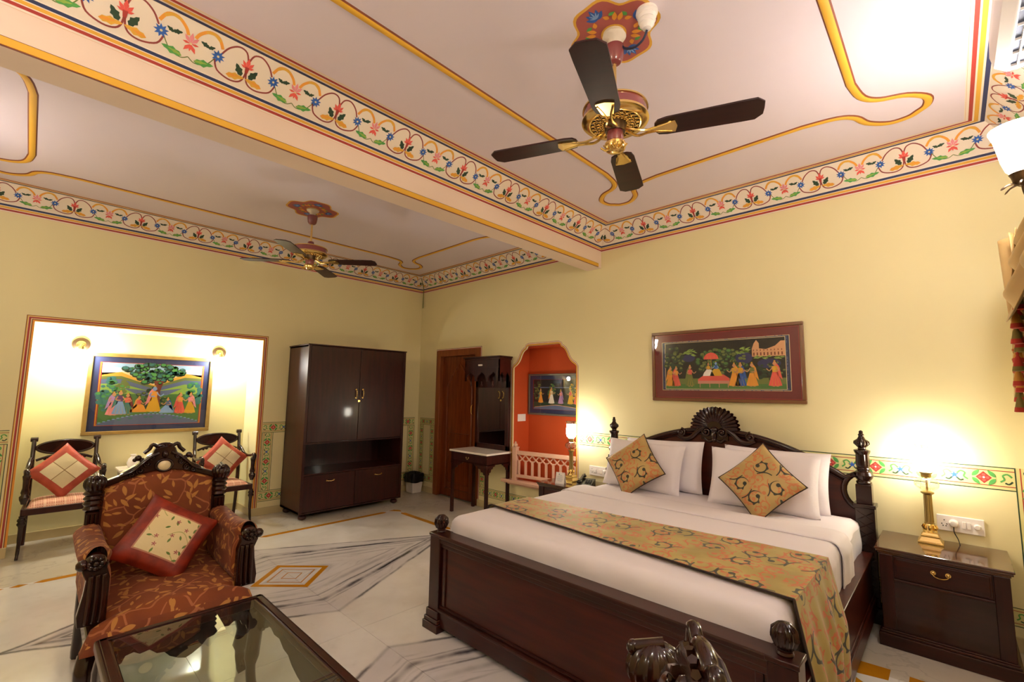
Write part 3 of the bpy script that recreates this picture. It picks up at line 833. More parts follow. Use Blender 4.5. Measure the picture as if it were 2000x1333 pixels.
# shell crest
sh_ = MB()
n = 17
def shellpt(u, v):
    a = radians(-8+196*u); r = .035+.125*v
    ridge = abs(sin((u*n)*pi)); 
    rr = r*(1+(.10*ridge if v > .9 else 0)); bulge = .028*sin(v*pi*.75)+.012*ridge*v
    return (cos(a)*rr*1.12, 1.035-bulge, 1.225+sin(a)*rr)
sh_.grid(shellpt, n*4+1, 7)
sh_.grid(lambda u, v: (lambda p: (p[0], 1.075, p[2]))(shellpt(u, v)), n*4+1, 2)
sh_.prism([(.10*cos(pi*i/12)*1.1, 1.175+.10*sin(pi*i/12)) for i in range(13)]+[(-.11, 1.12), (.11, 1.12)], PXZ, 1.025, 1.075)
o = sh_.build('shell_crest', CARV, bed, smooth=30)
cr = MB()
def volute(mb, cx, cz, r, sg, y=1.025, turns=1.6, tr=.012):
    pts = []
    for i in range(26):
        t = i/25; a = sg*t*turns*2*pi+pi/2; q = r*(1-t*.85)
        pts.append((cx+q*cos(a)*1, y-.015*t, cz+q*sin(a)))
    mb.tube(pts, [tr*(1-.3*i/25) for i in range(26)], 8)
    mb.lathe([(r*.9, 0), (r*.9, .03)], (cx, y, cz), 18, axis='y'); mb.ball((cx, y-.02, cz), r*.28, 8)
for sg in (-1, 1):
    volute(cr, sg*.065, 1.185, .042, -sg); volute(cr, sg*.285, 1.165, .034, sg)
    cr.tube(spline([(sg*.31, 1.03, 1.135), (sg*.26, 1.03, 1.112), (sg*.20, 1.03, 1.125), (sg*.15, 1.03, 1.17), (sg*.09, 1.03, 1.225)], 6), [.016, .020, .024, .027, .028]*5+[.02], 8) if 0 else cr.tube(spline([(sg*.315, 1.03, 1.14), (sg*.26, 1.03, 1.115), (sg*.20, 1.03, 1.13), (sg*.14, 1.03, 1.185), (sg*.08, 1.03, 1.225)], 6), .022, 8)
    cr.tube(spline([(sg*.01, 1.03, 1.12), (sg*.05, 1.03, 1.105), (sg*.085, 1.03, 1.13)], 5), .013, 8)
cr.ball((0, 1.02, 1.16), .022, 10, sz=2.2).ball((0, 1.02, 1.12), .02, 10).ball((0, 1.02, 1.205), .024, 10, sx=1.4)
cr.build('scroll_carving', CARV, bed, smooth=60)
# foot end
for sx in (-1, 1):
    px = sx*.995-.0
    mb = MB().box(px-.075, px+.075, -1.145, -.995, 0, .05).box(px-.068, px+.068, -1.138, -1.002, .05, .075).box(px-.06, px+.06, -1.13, -1.01, .075, .12)
    mb.box(px-.05, px+.05, -1.12, -1.02, .12, .565).box(px-.056, px+.056, -1.126, -1.014, .565, .585)
    mb.lathe([(.03, .585), (.024, .60), (.03, .606)], (px, -1.07, 0), 16)
    fp = mb.build('foot_post', WOOD, bed, bev=.004)
    MB().lathe([(.012, .60), (.036, .612), (.048, .64), (.044, .67), (.022, .69), (.004, .694)], (px, -1.07, 0), 60, flute=18, fd=.12).build('ribbed_ball', CARV, fp)
fbm = MB().box(-.95, .95, -1.095, -1.06, .13, .53)
fbm.build('footboard_panel', REDW, bed, smooth=0)
MB().box(-.95, .95, -1.115, -1.03, .53, .56).box(-.95, .95, -1.125, -1.02, .56, .585).box(-.95, .95, -1.108, -1.04, .505, .53).build('footboard_rail', WOODX, bed, smooth=0, bev=.006)
MB().box(-.95, .95, -1.115, -1.03, .03, .12).box(-.95, .95, -1.125, -1.02, .12, .14).box(-.95, .95, -1.108, -1.04, .14, .155).box(-.93, -.90, -1.104, -1.05, .155, .505).box(.90, .93, -1.104, -1.05, .155, .505).build('footboard_plinth', WOODX, bed, smooth=0, bev=.005)
for sx in (-1, 1):
    a, b_ = (.945, 1.035) if sx > 0 else (-1.035, -.945)
    mid = (.955, 1.02) if sx > 0 else (-1.02, -.955)
    MB().box(mid[0], mid[1], -1.02, 1.01, .16, .425).box(a, b_, -1.02, 1.01, .425, .452).box(a, b_, -1.02, 1.01, .07, .165).box(mid[0]-.006, mid[1]+.006, -1.02, 1.01, .165, .185).build('side_rail', REDW, bed, smooth=0, bev=.004)
MB().box(-.95, .95, -1.03, 1.04, .28, .34).build('bed_base', WOOD, bed, smooth=0)

# mattress in its sheet
def rbox(mb, x0, x1, y0, y1, z0, z1, r, wr=.0, nx=60, ny=50, seed=0, dome=0.0):
    # rounded slab with soft folds
    def side(t, lo, hi):                     # 0..1 -> position with rounding at both ends
        return lo+(hi-lo)*t
    def f(u, v):
        # unfold: u,v in 0..1 with the outer 22 % hanging down
        def ax(t, lo, hi):
            e = .2
            if t < e: return lo, (e-t)/e
            if t > 1-e: return hi, (t-(1-e))/e
            return lo+(hi-lo)*(t-e)/(1-2*e), 0
        x, dx = ax(u, x0, x1); y, dy = ax(v, y0, y1)
        d = max(dx, dy); z = z1-(z1-z0)*d
        # rounding near top edges
        ex = min(x-x0, x1-x); ey = min(y-y0, y1-y); e_ = min(ex, ey)
        if d == 0:
            if e_ < r: q = 1-e_/r; z -= r*(1-sqrt(max(0, 1-q*q)))*.8
            z += dome*(1-((x-(x0+x1)/2)/((x1-x0)/2))**2)
        else:
            q = min(1, (z1-z)/r); inn = 0
            z = min(z, z1-r*.8*(1-0)) if z > z1-r*.8 else z
        w = wr*noise.noise(Vector((x*3+seed, y*3, z*7)))+wr*.5*noise.noise(Vector((x*9+seed, y*9, z*4)))
        if d > 0:
            if dx > 0: x += w*2.2*(1 if x > (x0+x1)/2 else -1)
            if dy > 0: y += w*2.2*(1 if y > (y0+y1)/2 else -1)
        else: z += w*.5
        return (x, y, z)
    mb.grid(f, nx, ny); return mb
mt = MB(); rbox(mt, -.945, .965, -.995, 1.03, .345, .665, .07, .006, 90, 90, 3)
mt.box(-.93, .95, -.98, 1.02, .34, .36)
mattress = tag(mt.build('mattress', SHEET, smooth=60, loc=(BX, BY, 0)), 'white sheeted mattress filling the carved bed', 'mattress')
# top sheet over the foot two thirds, with a turned-back fold
def draped(name, y0, y1, z1, hangL, hangR, foot, mats, thick=.0, wr=.006, seed=0, x0=-.965, x1=.975, fold=0, ny=50, skew=(0, 0, 0, 0)):
    # y0 = foot end, y1 = head end; cloth laid across the bed
    mb = MB(); r = .055
    arc = r*pi/2; WW = (x1-x0-2*r); L = hangL+arc+WW+arc+hangR; nx = 110
    pts = []
    def cross(s):
        if s < hangL: return x0, z1-r-(hangL-s), 1
        s -= hangL
        if s < arc: a = s/r; return x0+r-r*cos(a), z1-r+r*sin(a), .5
        s -= arc
        if s < WW: return x0+r+s, z1, 0
        s -= WW
        if s < arc: a = s/r; return x1-r+r*sin(a), z1-r+r*cos(a), .5
        s -= arc
        return x1, z1-r-s, 1
    uvs = []
    fl_ = foot+arc if foot else 0
    LY = (y1-y0-(r if foot else 0))+(fl_)
    def f(u, v):
        s = u*L; x, z, h = cross(s)
        q = v*LY
        if fl_ and q < fl_:
            q2 = fl_-q                              # distance past the top edge
            if q2 <= arc: a = q2/r; y = y0+r-r*sin(a)-0; dz = r-r*cos(a)
            else: y = y0; dz = r+(q2-arc)
            zz = z-dz if h == 0 else min(z, z1-dz) if h < 1 else min(z, z1-dz)
            if h == 1: zz = min(z, z1-dz)
        else:
            y = y0+r+(q-fl_) if fl_ else y0+q
            zz = z
        if skew[0] or skew[1]:
            k = (x-x0)/(x1-x0); t = v
            y = (y0+(skew[0]*(1-k)+skew[1]*k))*(1-t)+(y1+(skew[2]*(1-k)+skew[3]*k))*t
        w = wr*noise.noise(Vector((x*2.5+seed, y*5, zz*2)))+wr*.6*noise.noise(Vector((x*9+seed, y*12, zz*3)))
        if h >= 1: x += (w*2.4+.004)*(1 if x > 0 else -1)
        elif h == 0: zz += abs(w)*.5+(fold*.5*sin(pi*v) if fold else 0)
        if fl_ and q < fl_-arc: y -= abs(w)*2.6
        uvs.append((s, y))
        return (x, y, zz)
    mb.grid(f, nx, ny)
    return mb, uvs
mb, uvs = draped('top_sheet', -1.01, .42, .688, .24, .235, .20, None, wr=.007, seed=5, ny=70)
tag(mb.build('top_sheet', SHEET, smooth=60, loc=(BX, BY, 0), solid=.006), 'white top sheet pulled smooth over the foot of the bed', 'sheet')
mb, uvs = draped('fold', .16, .44, .694, .23, .22, 0, None, wr=.006, seed=11, x0=-.978, x1=.988, fold=.018, ny=14)
tag(mb.build('sheet_fold', SHEET, smooth=60, loc=(BX, BY, 0), solid=.006), 'turned-back white sheet band below the pillows', 'sheet')
# bed runner with a long drop on the nightstand side
mb, uvs = draped('runner', -.80, -.20, .699, .20, .46, 0, None, wr=.010, seed=21, x0=-.982, x1=1.05, ny=44, skew=(.13, -.07, -.10, .02))
# pull the drop clear of the side rail
nv = []
for (x, y, z) in mb.v:
    if x > .90 and z < .699:
        t = min(1, (.70-z)/.3); x = .985+.072*t+.012*sin(y*38)*t*1.0
    nv.append((x, y, z))
mb.v = nv
run = mb.build('bed_runner', RUNF, smooth=60, loc=(BX, BY, 0), solid=.004, uvfn=uvs)
tag(run, 'gold bed runner with orange and black scrolls, across the bed', 'bed runner')
bp_ = MB(); row = [Vector(mb.v[i*44]) for i in range(110)]; bp_.tube([p+Vector((0, -.005, .004)) for p in row], .010, 6, flat=.5)
bp_.build('dark_border', PIPE, run, smooth=60)

# ------------------------------------------------------------------ pillows and cushions
def pillowmesh(w, h, t, mats, name, n=26, pinch=.10, piping=None, wr=.004, seed=0):
    mb = MB()
    def f(sgn):
        def g_(u, v):
            a, b_ = 2*u-1, 2*v-1
            e = (1-abs(a)**2.6)*(1-abs(b_)**2.6)
            z = sgn*t/2*max(0, e)**.42
            px = a*w/2*(1-pinch*(1-abs(b_)**2)*abs(a)**3*.5) ; py = b_*h/2*(1-pinch*(1-abs(a)**2)*abs(b_)**3*.5)
            z += wr*noise.noise(Vector((px*8+seed, py*8, sgn)))*(1 if e > .02 else 0)
            return (px, py, z)
        return g_
    mb.grid(f(1), n, n); mb.grid(f(-1), n, n)
    return mb
def orient(c, rz, tilt, spin):                 # cushion facing direction rz, leaning back by tilt, spun in its plane
    return Matrix.Translation(c) @ Matrix.Rotation(rz, 4, 'Z') @ Matrix.Rotation(tilt, 4, 'Y') @ Matrix.Rotation(pi/2, 4, 'Y') @ Matrix.Rotation(pi/2, 4, 'Z') @ Matrix.Rotation(spin, 4, 'Z')
def cushion(name, label, cat, c, rz, tilt, spin, w, h, t, mt_, group=None, piping=None, wr=.004, seed=0, pinch=.10):
    o = pillowmesh(w, h, t, None, name, wr=wr, seed=seed, pinch=pinch).build(name, mt_, smooth=70)
    o.matrix_world = orient(c, rz, tilt, spin)
    tag(o, label, cat, group)
    if piping:
        pts = []
        n = 40
        for k in range(n):
            a = 2*pi*k/n; q = max(abs(cos(a)), abs(sin(a))); u, v = cos(a)/q, sin(a)/q
            px = u*w/2*(1-pinch*(1-abs(v)**2)*abs(u)**3*.5); py = v*h/2*(1-pinch*(1-abs(u)**2)*abs(v)**3*.5)
            pts.append((px*1.0, py*1.0, 0))
        MB().tube(pts, .0045, 6, close=True).build('piping', piping, o, smooth=60)
    return o
FR = -pi/2                                       # facing the foot of the bed
G1 = 'white pillows against the headboard'
cushion('pillow', 'white pillow behind, left pair, nearest the headboard', 'pillow', (4.13, -.235, .875), FR, -.22, .02, .74, .44, .15, PILLOW, G1, seed=1, wr=.012)
cushion('pillow', 'white pillow in front of the left pair, behind the left scroll cushion', 'pillow', (4.015, -.385, .865), FR, -.30, -.03, .74, .43, .16, PILLOW, G1, seed=2, wr=.008)
cushion('pillow', 'white pillow behind, right pair, nearest the headboard', 'pillow', (5.03, -.235, .875), FR, -.22, -.01, .74, .44, .15, PILLOW, G1, seed=3, wr=.012)
cushion('pillow', 'white pillow in front of the right pair, behind the right scroll cushion', 'pillow', (4.985, -.385, .87), FR, -.30, .0, .76, .44, .16, PILLOW, G1, seed=4, wr=.008)
G2 = 'scroll patterned cushions on the pillows'
cushion('scatter_cushion', 'gold scroll cushion on point against the left white pillows', 'cushion', (4.035, -.565, .885), FR, -.42, radians(38), .41, .41, .13, CUSHF, G2, PIPE, pinch=.16)
cushion('scatter_cushion', 'gold scroll cushion on point against the right white pillows', 'cushion', (5.03, -.565, .885), FR, -.42, radians(46), .41, .41, .13, CUSHF, G2, PIPE, pinch=.16)

# ================================================================== NIGHTSTANDS
def nightstand(loc, label):
    t = thing('nightstand', label, 'nightstand', loc, 0, 'mahogany nightstands beside the bed')
    # local: x 0..0.61, y 0 (front) .. .49 (wall), height .577
    w, d, h = .60, .485, .577
    MB().box(.03, w-.03, .03, d, .09, h-.03).build('carcass', DARK, t, smooth=0)
    MB().box(0, w, 0, d, h-.014, h).box(.006, w-.006, .006, d, h-.028, h-.014).box(.015, w-.015, .015, d, h-.04, h-.028).build('table_top', WOODG, t, smooth=0, bev=.004)
    MB().box(-.002, w+.002, .0, d, 0, .075).box(.006, w-.006, .006, d, .075, .09).box(.012, w-.012, .012, d, .09, .1).build('plinth', WOODX, t, smooth=0, bev=.004)
    for a in (.02, w-.085): MB().box(a, a+.065, .018, .04, .10, h-.04).build('stile', WOOD, t, smooth=0, bev=.003)
    dw = MB().box(.09, w-.09, .022, .04, .405, h-.045).box(.10, w-.10, .016, .024, .415, h-.055).build('drawer', WOODX, t, smooth=0, bev=.003)
    hx = w/2
    hb_ = MB().ball((hx-.032, .012, .485), .009, 10).ball((hx+.032, .012, .485), .009, 10)
    hb_.tube(spline([(hx-.036, .010, .485), (hx-.030, .004, .470), (hx-.012, .0, .462), (hx+.012, .0, .462), (hx+.030, .004, .470), (hx+.036, .010, .485)], 4), .0035, 6)
    hb_.lathe([(.013, .010), (.013, .015)], (hx-.032, 0, .485), 10, axis='y').lathe([(.013, .010), (.013, .015)], (hx+.032, 0, .485), 10, axis='y')
    hb_.build('drawer_pull', BRASS, dw, smooth=50)
    MB().box(.085, w-.085, .018, .03, .385, .40).build('drawer_rail', WOODX, t, smooth=0, bev=.003)
    MB().box(.085, w-.085, .028, .034, .10, .385).build('door_panel', DARKX, t, smooth=0)
    return t
nightstand((5.648, -.497, 0), 'mahogany nightstand right of the bed, with brass drawer pull')
nightstand((2.865, -.497, 0), 'mahogany nightstand left of the bed, below the arched opening')

# ================================================================== TABLE LAMPS
def table_lamp(loc, label):
    t = thing('table_lamp', label, 'lamp', loc, 0, 'brass oil style table lamps')
    b = MB().box(-.062, .062, -.062, .062, 0, .012).taper(-.058, .058, -.058, .058, .012, .04, .72)
    b.box(-.045, .045, -.045, .045, .04, .05).taper(-.042, .042, -.042, .042, .05, .065, .82)
    b.build('base', BRASS, t, smooth=0, bev=.002)
    b = MB().lathe([(.034, .065), (.036, .075), (.030, .085), (.033, .10), (.026, .115), (.024, .12)], seg=24, flute=8, fd=.2, fr=(.07, .11))
    for k in range(8):
        a = k*pi/4; b.tube([(.024*cos(a), .024*sin(a), .075), (.034*cos(a), .034*sin(a), .098), (.030*cos(a), .030*sin(a), .112)], [.006, .008, .003], 5)
    b.build('leaf_capital', BRASS, t, smooth=50)
    MB().lathe([(.026, .12), (.026, .126), (.023, .128), (.021, .30), (.025, .303), (.034, .31), (.034, .318), (.02, .322)], seg=48, flute=12, fd=.16, fr=(.127, .301)).build('fluted_column', DBRASS, t, smooth=40)
    MB().lathe([(.015, .322), (.035, .328), (.060, .348), (.066, .368), (.060, .388), (.035, .408), (.022, .412)], seg=48, flute=16, fd=.10, fr=(.33, .405)).build('glass_font', CGLASS, t, smooth=40)
    MB().lathe([(.022, .410), (.027, .414), (.027, .43), (.034, .436), (.034, .444), (.026, .447)], seg=24).build('burner', DBRASS, t, smooth=40)
    MB().tube([(0, 0, .322), (0, 0, .412)], .006, 8).build('stem', BRASS, t)
    c = MB()
    prof = [(.026, .447), (.044, .462), (.052, .49), (.052, .53), (.049, .565), (.050, .59)]
    c.lathe(prof+[(p[0]-.002, p[1]) for p in prof[::-1]], seg=32)
    c.build('glowing_shade', SH_TABLE, t, smooth=60)
    prof = [(.050, .59), (.054, .605), (.066, .622)]
    c = MB().lathe(prof+[(p[0]-.002, p[1]) for p in prof[::-1]], seg=48, flute=8, fd=.05, fr=(.61, .63)); c.build('shade_rim', CGLASS, t, smooth=60)
    return t
table_lamp((5.905, -.14, .577), 'brass column table lamp on the nightstand right of the bed')
table_lamp((3.095, -.20, .577), 'brass column table lamp on the nightstand beside the arched opening')
# sockets
def socket(x, z, label, plug):
    t = thing('socket_plate', label, 'socket', (x, 0, z), 0, None)
    w, h = .222, .10
    MB().box(-w/2, w/2, -.012, 0, -h/2, h/2).build('plate', WHITEP, t, smooth=0, bev=.004)
    mb = MB()
    for a, b_ in ((-.075, .018), (-.088, -.006), (-.064, -.006), (-.082, -.018), (-.068, -.018)): mb.lathe([(.0035, -.0135), (.0035, -.012)], (a, 0, b_), 8, axis='y')
    mb.build('pin_holes', BLACKP, t)
    for a in (.018, .040): MB().box(a-.009, a+.009, -.017, -.012, -.022, .022).build('rocker_switch', WHITEP, t, smooth=0, bev=.002)
    MB().lathe([(.018, -.012), (.018, -.016), (.012, -.026)], (.078, 0, 0), 20, axis='y').build('dimmer_knob', WHITEP, t)
    if not plug: MB().box(-.06+.005, -.02, -.017, -.012, -.02, .02).build('blank_module', WHITEP, t, smooth=0, bev=.002)
socket(6.048, .690, 'white socket plate with plug above the right nightstand', True)
socket(3.305, .682, 'white socket plate on the wall left of the bed pillows', False)
pl = thing('plug', 'white plug with black cord in the socket above right nightstand', 'plug', (6.017, -.012, .695))
MB().lathe([(.024, 0), (.024, -.02), (.016, -.034), (.010, -.036)], seg=20, axis='y').build('plug_body', WHITEP, pl)
MB().tube(spline([(0, -.028, -.012), (.0, -.035, -.05), (.015, -.03, -.09), (.022, -.06, -.1165)], 5), .003, 6).build('cord', BLACKP, pl)

# card and telephone on the left nightstand
cd = thing('card', 'small white notice card standing on the left nightstand', 'card', (3.11, -.42, .577), radians(12))
cm = Matrix.Rotation(radians(-14), 4, 'X'); mb = MB(); mb.M = cm; mb.box(-.05, .05, 0, .002, 0, .115); mb.build('front_leaf', WHITEP, cd, smooth=0)
mb = MB(); mb.M = Matrix.Translation((0, .055, 0)) @ Matrix.Rotation(radians(14), 4, 'X'); mb.box(-.05, .05, 0, .002, 0, .115); mb.build('back_leaf', WHITEP, cd, smooth=0)
pr = PR(lambda s, t, l: tuple(cm @ Vector((s, -l, t))))
for a0, a1, b0, b1 in ((-.046, .046, .108, .109), (-.046, .046, .006, .007), (-.046, -.045, .006, .109), (.045, .046, .006, .109)): pr.rect(a0, a1, b0, b1, 'slate', 2)
for k, w in enumerate((.022, .032, .028, .034, .03, .024)): pr.rect(-w, w, .084-k*.011, .086-k*.011, 'slate', 2)
pr.ell(-.012, .097, .008, .004, 'slate', 2); pr.build('printing', cd)
ph = thing('telephone', 'black desk telephone on the left nightstand beside bed', 'telephone', (3.33, -.27, .577), radians(20))
mb = MB().prism([(-.10, 0), (.10, 0), (.10, .055), (-.10, .022)], lambda u, v, d: (d, u, v), -.075, .075); mb.build('phone_body', BLACKP, ph, smooth=0, bev=.006)
mb = MB().tube(spline([(-.045, -.11, .055), (-.045, -.05, .062), (-.045, .05, .078), (-.045, .11, .085)], 5), .014, 10, flat=.7).ball((-.045, -.095, .045), .025, 12, sz=.7).ball((-.045, .10, .072), .025, 12, sz=.7); mb.build('handset', BLACKP, ph)
mb = MB()
for i in range(3):
    for j in range(4): mb.box(.0+i*.022, .015+i*.022, -.06+j*.024, -.044+j*.024, .035+j*.004, .043+j*.004)
mb.build('keypad', MATS['white_plastic'] and mat('grey_keys', '3a3a3e', .4), ph, smooth=0)

# ================================================================== WARDROBE
wd = thing('wardrobe', 'tall dark mahogany wardrobe with brass handles on bun feet', 'wardrobe', (.02, -1.315, 0))
w0, w1, dd = -.66, .66, .58              # local: y across, x depth
MB().box(0, dd-.02, w0, w0+.025, .07, 2.02).box(0, dd-.02, w1-.025, w1, .07, 2.02).box(0, .02, w0, w1, .07, 2.02).box(0, dd-.02, w0, w1, .07, .10).box(.021, dd-.021, w0+.026, w1-.026, .49, .515).box(.021, dd-.021, w0+.026, w1-.026, .86, .885).box(0, dd-.02, w0, w1, 2.0, 2.02).build('carcass', DARK, wd, smooth=0, bev=.003)
MB().box(-.0, dd+.012, w0-.012, w1+.012, 2.02, 2.035).build('top_board', DARK, wd, smooth=0, bev=.004)
MB().box(dd-.02, dd+.004, w0-.004, w0+.028, .07, 2.02).box(dd-.02, dd+.004, w1-.028, w1+.004, .07, 2.02).box(dd-.02, dd+.006, w0, w1, .858, .872).box(dd-.02, dd+.006, w0, w1, .50, .518).box(dd-.02, dd+.006, w0, w1, .07, .085).build('front_edging', DARK, wd, smooth=0, bev=.003)
for sg in (-1, 1):
    a, b_ = (w0+.03, -.002) if sg < 0 else (.002, w1-.03)
    dpart = MB().box(dd-.02, dd, a, b_, .878, 2.012).build('door', DARK, wd, smooth=0, bev=.003)
    y = sg*.045
    h = MB().tube(spline([(dd+.003, y, 1.50), (dd+.022, y, 1.485), (dd+.026, y, 1.45), (dd+.022, y, 1.415), (dd+.003, y, 1.40)], 4), .006, 8)
    h.lathe([(.011, 0), (.011, .006)], (dd, y, 1.50), 12, axis='x').lathe([(.011, 0), (.011, .006)], (dd, y, 1.40), 12, axis='x').ball((dd+.026, y, 1.45), .009, 8)
    h.build('door_handle', BRASS, dpart, smooth=50)
    if sg < 0: MB().box(dd, dd+.008, -.018, .012, 1.345, 1.37).build('lock_plate', BRASS, dpart, smooth=0)
    dw = MB().box(dd-.02, dd, a, b_, .088, .496).build('drawer', DARK, wd, smooth=0, bev=.003)
    yc = (a+b_)/2
    h = MB().tube(spline([(dd+.002, yc-.045, .42), (dd+.020, yc-.035, .418), (dd+.022, yc, .416), (dd+.020, yc+.035, .418), (dd+.002, yc+.045, .42)], 4), .005, 8)
    for q in (-.045, .045): h.lathe([(.009, 0), (.009, .005)], (dd, yc+q, .42), 12, axis='x')
    h.build('drawer_handle', BRASS, dw, smooth=50)
for x in (.06, dd-.06):
    for y in (w0+.06, w1-.06): MB().lathe([(.02, 0), (.042, .012), (.046, .03), (.036, .048), (.022, .054), (.03, .07)], (x, y, 0), 18).build('bun_foot', DARK, wd, smooth=50)

# ================================================================== BIN
bn = thing('waste_bin', 'small white waste bin with a black liner in the corner', 'bin', (.165, -.145, 0))
MB().taper(-.085, .085, -.075, .075, 0, .24, 1.28).build('tub', WHITEP, bn, smooth=0, bev=.012, segs=3)
mb = MB()
def bagf(u, v):
    a = 2*pi*u; k = max(abs(cos(a)), abs(sin(a))); q = 1/k
    prof = [(1.36, .155), (1.40, .20), (1.38, .25), (1.32, .285), (1.1, .278), (1.02, .22)]
    i = v*(len(prof)-1); j = min(int(i), len(prof)-2); t = i-j
    r = prof[j][0]*(1-t)+prof[j+1][0]*t; z = prof[j][1]*(1-t)+prof[j+1][1]*t
    r *= 1+.07*noise.noise(Vector((cos(a)*3, sin(a)*3, z*20))); z += .010*noise.noise(Vector((cos(a)*1.5+5, sin(a)*1.5, v*2)))
    return (.088*r*min(q, 1.25)*cos(a), .078*r*min(q, 1.25)*sin(a), z)
mb.grid(bagf, 48, 12, cu=True); mb.build('liner', BAG, bn, smooth=60)

# ================================================================== DRESSING TABLE WITH MIRROR
dt = thing('dressing_table', 'narrow dark dressing table with white marble top and tall mirror', 'dressing table', (1.72, -.24, 0))
L0, L1, F0, F1 = -.33, .33, -.20, .20    # x, y(front negative)
MB().box(L0-.02, L1+.02, F0-.02, F1, .745, .768).build('marble_top', MARBTOP, dt, smooth=0, bev=.006)
MB().box(L0, L1, F0, F1-.01, .63, .745).build('apron_box', DARK, dt, smooth=0)
def scallop(a0, a1, z0, n, depth):       # lower edge with ogee brackets
    pts = [(a0, z0+.004), (a1, z0+.004)]
    low = []
    steps = [(0, .13), (.06, .125), (.07, .10), (.13, .095), (.15, .06), (.21, .055), (.24, .03), (.30, .028), (.33, .004)]
    L = a1-a0
    right = [(a1-q*L, z0-d*depth) for q, d in steps]
    left = [(a0+q*L, z0-d*depth) for q, d in reversed(steps)]
    return pts+right+left
MB().prism(scallop(L0+.02, L1-.02, .635, 0, .9), PXZ, F0, F0+.02).prism(scallop(F0+.02, F1-.02, .635, 0, .9), PYZ, L1-.02, L1).prism(scallop(F0+.02, F1-.02, .635, 0, .9), PYZ, L0, L0+.02).build('scalloped_apron', DARK, dt, smooth=0)
dwr = MB().box(L0+.06, L1-.06, F0-.006, F0, .655, .73).build('drawer', DARK, dt, smooth=0, bev=.002)
MB().ball((-.02, F0-.016, .695), .008, 8).ball((.02, F0-.016, .695), .008, 8).tube(spline([(-.022, F0-.014, .695), (-.012, F0-.02, .678), (0, F0-.02, .674), (.012, F0-.02, .678), (.022, F0-.014, .695)], 4), .004, 6).build('drawer_pull', DBRASS, dwr, smooth=50)
for x in (L0, L1-.035):
    for y in (F0, F1-.045): MB().box(x, x+.035, y, y+.035, 0, .64).box(x-.004, x+.039, y-.004, y+.039, .60, .63).build('leg', DARK, dt, smooth=0, bev=.003)
# mirror stand
MB().box(L0+.02, L0+.07, .17, .20, .768, 1.93).box(L1-.07, L1-.02, .17, .20, .768, 1.93).box(L0+.02, L1-.02, .17, .20, .768, .83).box(L0+.02, L1-.02, .17, .20, 1.55, 1.93).box(L0+.02, L1-.02, .195, .205, .77, 1.93).build('mirror_frame', DARK, dt, smooth=0, bev=.003)
MB().box(L0+.07, L1-.07, .183, .188, .83, 1.55).build('mirror', MIRROR, dt, smooth=0)
for a in (L0+.07, L1-.082): MB().box(a, a+.012, .172, .19, .83, 1.55).build('mirror_beading', DARK, dt, smooth=0)
MB().box(L0-.0, L1+.0, -.02, .20, 1.90, 1.925).box(L0-.015, L1+.015, -.035, .20, 1.925, 1.945).build('canopy_top', DARK, dt, smooth=0, bev=.003)
def arcs(a0, a1, z0, zt, n):
    pts = [(a0, zt), (a1, zt), (a1, z0)]
    L = (a1-a0)/n
    for i in range(n-1, -1, -1):
        c = a0+L*(i+.5)
        pts += [(c+L*.40, z0), (c+L*.40, z0+.045), (c+L*.30, z0+.075), (c+L*.18, z0+.088), (c, z0+.115), (c-L*.18, z0+.088), (c-L*.30, z0+.075), (c-L*.40, z0+.045), (c-L*.40, z0)]
    return pts+[(a0, z0)]
MB().prism(arcs(L0+.01, L1-.01, 1.63, 1.90, 3), PXZ, -.015, .0).prism(arcs(-.015, .19, 1.63, 1.90, 2), PYZ, L1-.025, L1-.01).prism(arcs(-.015, .19, 1.63, 1.90, 2), PYZ, L0+.01, L0+.025).box(L0+.01, L1-.01, -.018, .0, 1.80, 1.81).build('carved_canopy', DARK, dt, smooth=0)
mb = MB()
for k in (-1, 0, 1): mb.lathe([(.012, -.022), (.010, -.015)], (-.02+k*.028, 0, 1.835), 8, axis='y')
for k in (-1, 1): mb.box(-.02+k*.014-.004, -.02+k*.014+.004, -.021, -.015, 1.825, 1.845)
mb.build('bone_inlay', PC['white'], dt, smooth=0)
for k in range(3):
    x = -.20+k*.20; MB().lathe([(.006, 1.56), (.014, 1.58), (.008, 1.60), (.010, 1.63)], (x, -.008, 0), 10).build('pendant_knob', DARK, dt)

# ================================================================== SANDSTONE BALUSTRADE IN THE ARCH
bl = thing('balustrade', 'pink sandstone lattice balustrade in the orange arched opening', 'balustrade', (2.115, -.055, 0), radians(8))
MB().box(.06, .87, -.02, .02, .745, .79).box(.06, .87, -.02, .02, .475, .51).build('rails', PINKST, bl, smooth=0, bev=.004)
mb = MB()
N = 9
for i in range(N):
    x = .085+.77*i/(N-1)
    mb2 = MB().box(x-.011, x+.011, -.014, .014, .51, .68); mb2.build('baluster', PINKST, bl, smooth=0, bev=.002)
    if i < N-1:
        c = x+.77/(N-1)/2; q = .77/(N-1)/2
        mb.tube([(x, 0, .66), (c, 0, .695), (c+q, 0, .745)], .009, 4); mb.tube([(x+2*q, 0, .66), (c, 0, .695), (c-q, 0, .745)], .009, 4)
mb.build('lattice', PINKST, bl, smooth=0)
MB().box(.0, .06, -.03, .03, .44, .82).box(-.006, .066, -.036, .036, .82, .835).lathe([(.018, .835), (.028, .85), (.026, .868), (.012, .876), (.016, .885), (.004, .90)], (.03, 0, 0), 16).build('corner_post', PINKST, bl, smooth=30, bev=.003)
sl = tag(MB().box(1.96, 3.05, -.115, T, .405, .44).box(1.99, 3.03, -.085, T, .385, .405).build('stone_sill', PINKST, smooth=0, bev=.006), 'pink sandstone ledge under the arched opening', 'ledge')
sw = thing('switch_plate', 'white switch plate on the orange side of the arch', 'switch', (AC-.485, .16, 1.175))
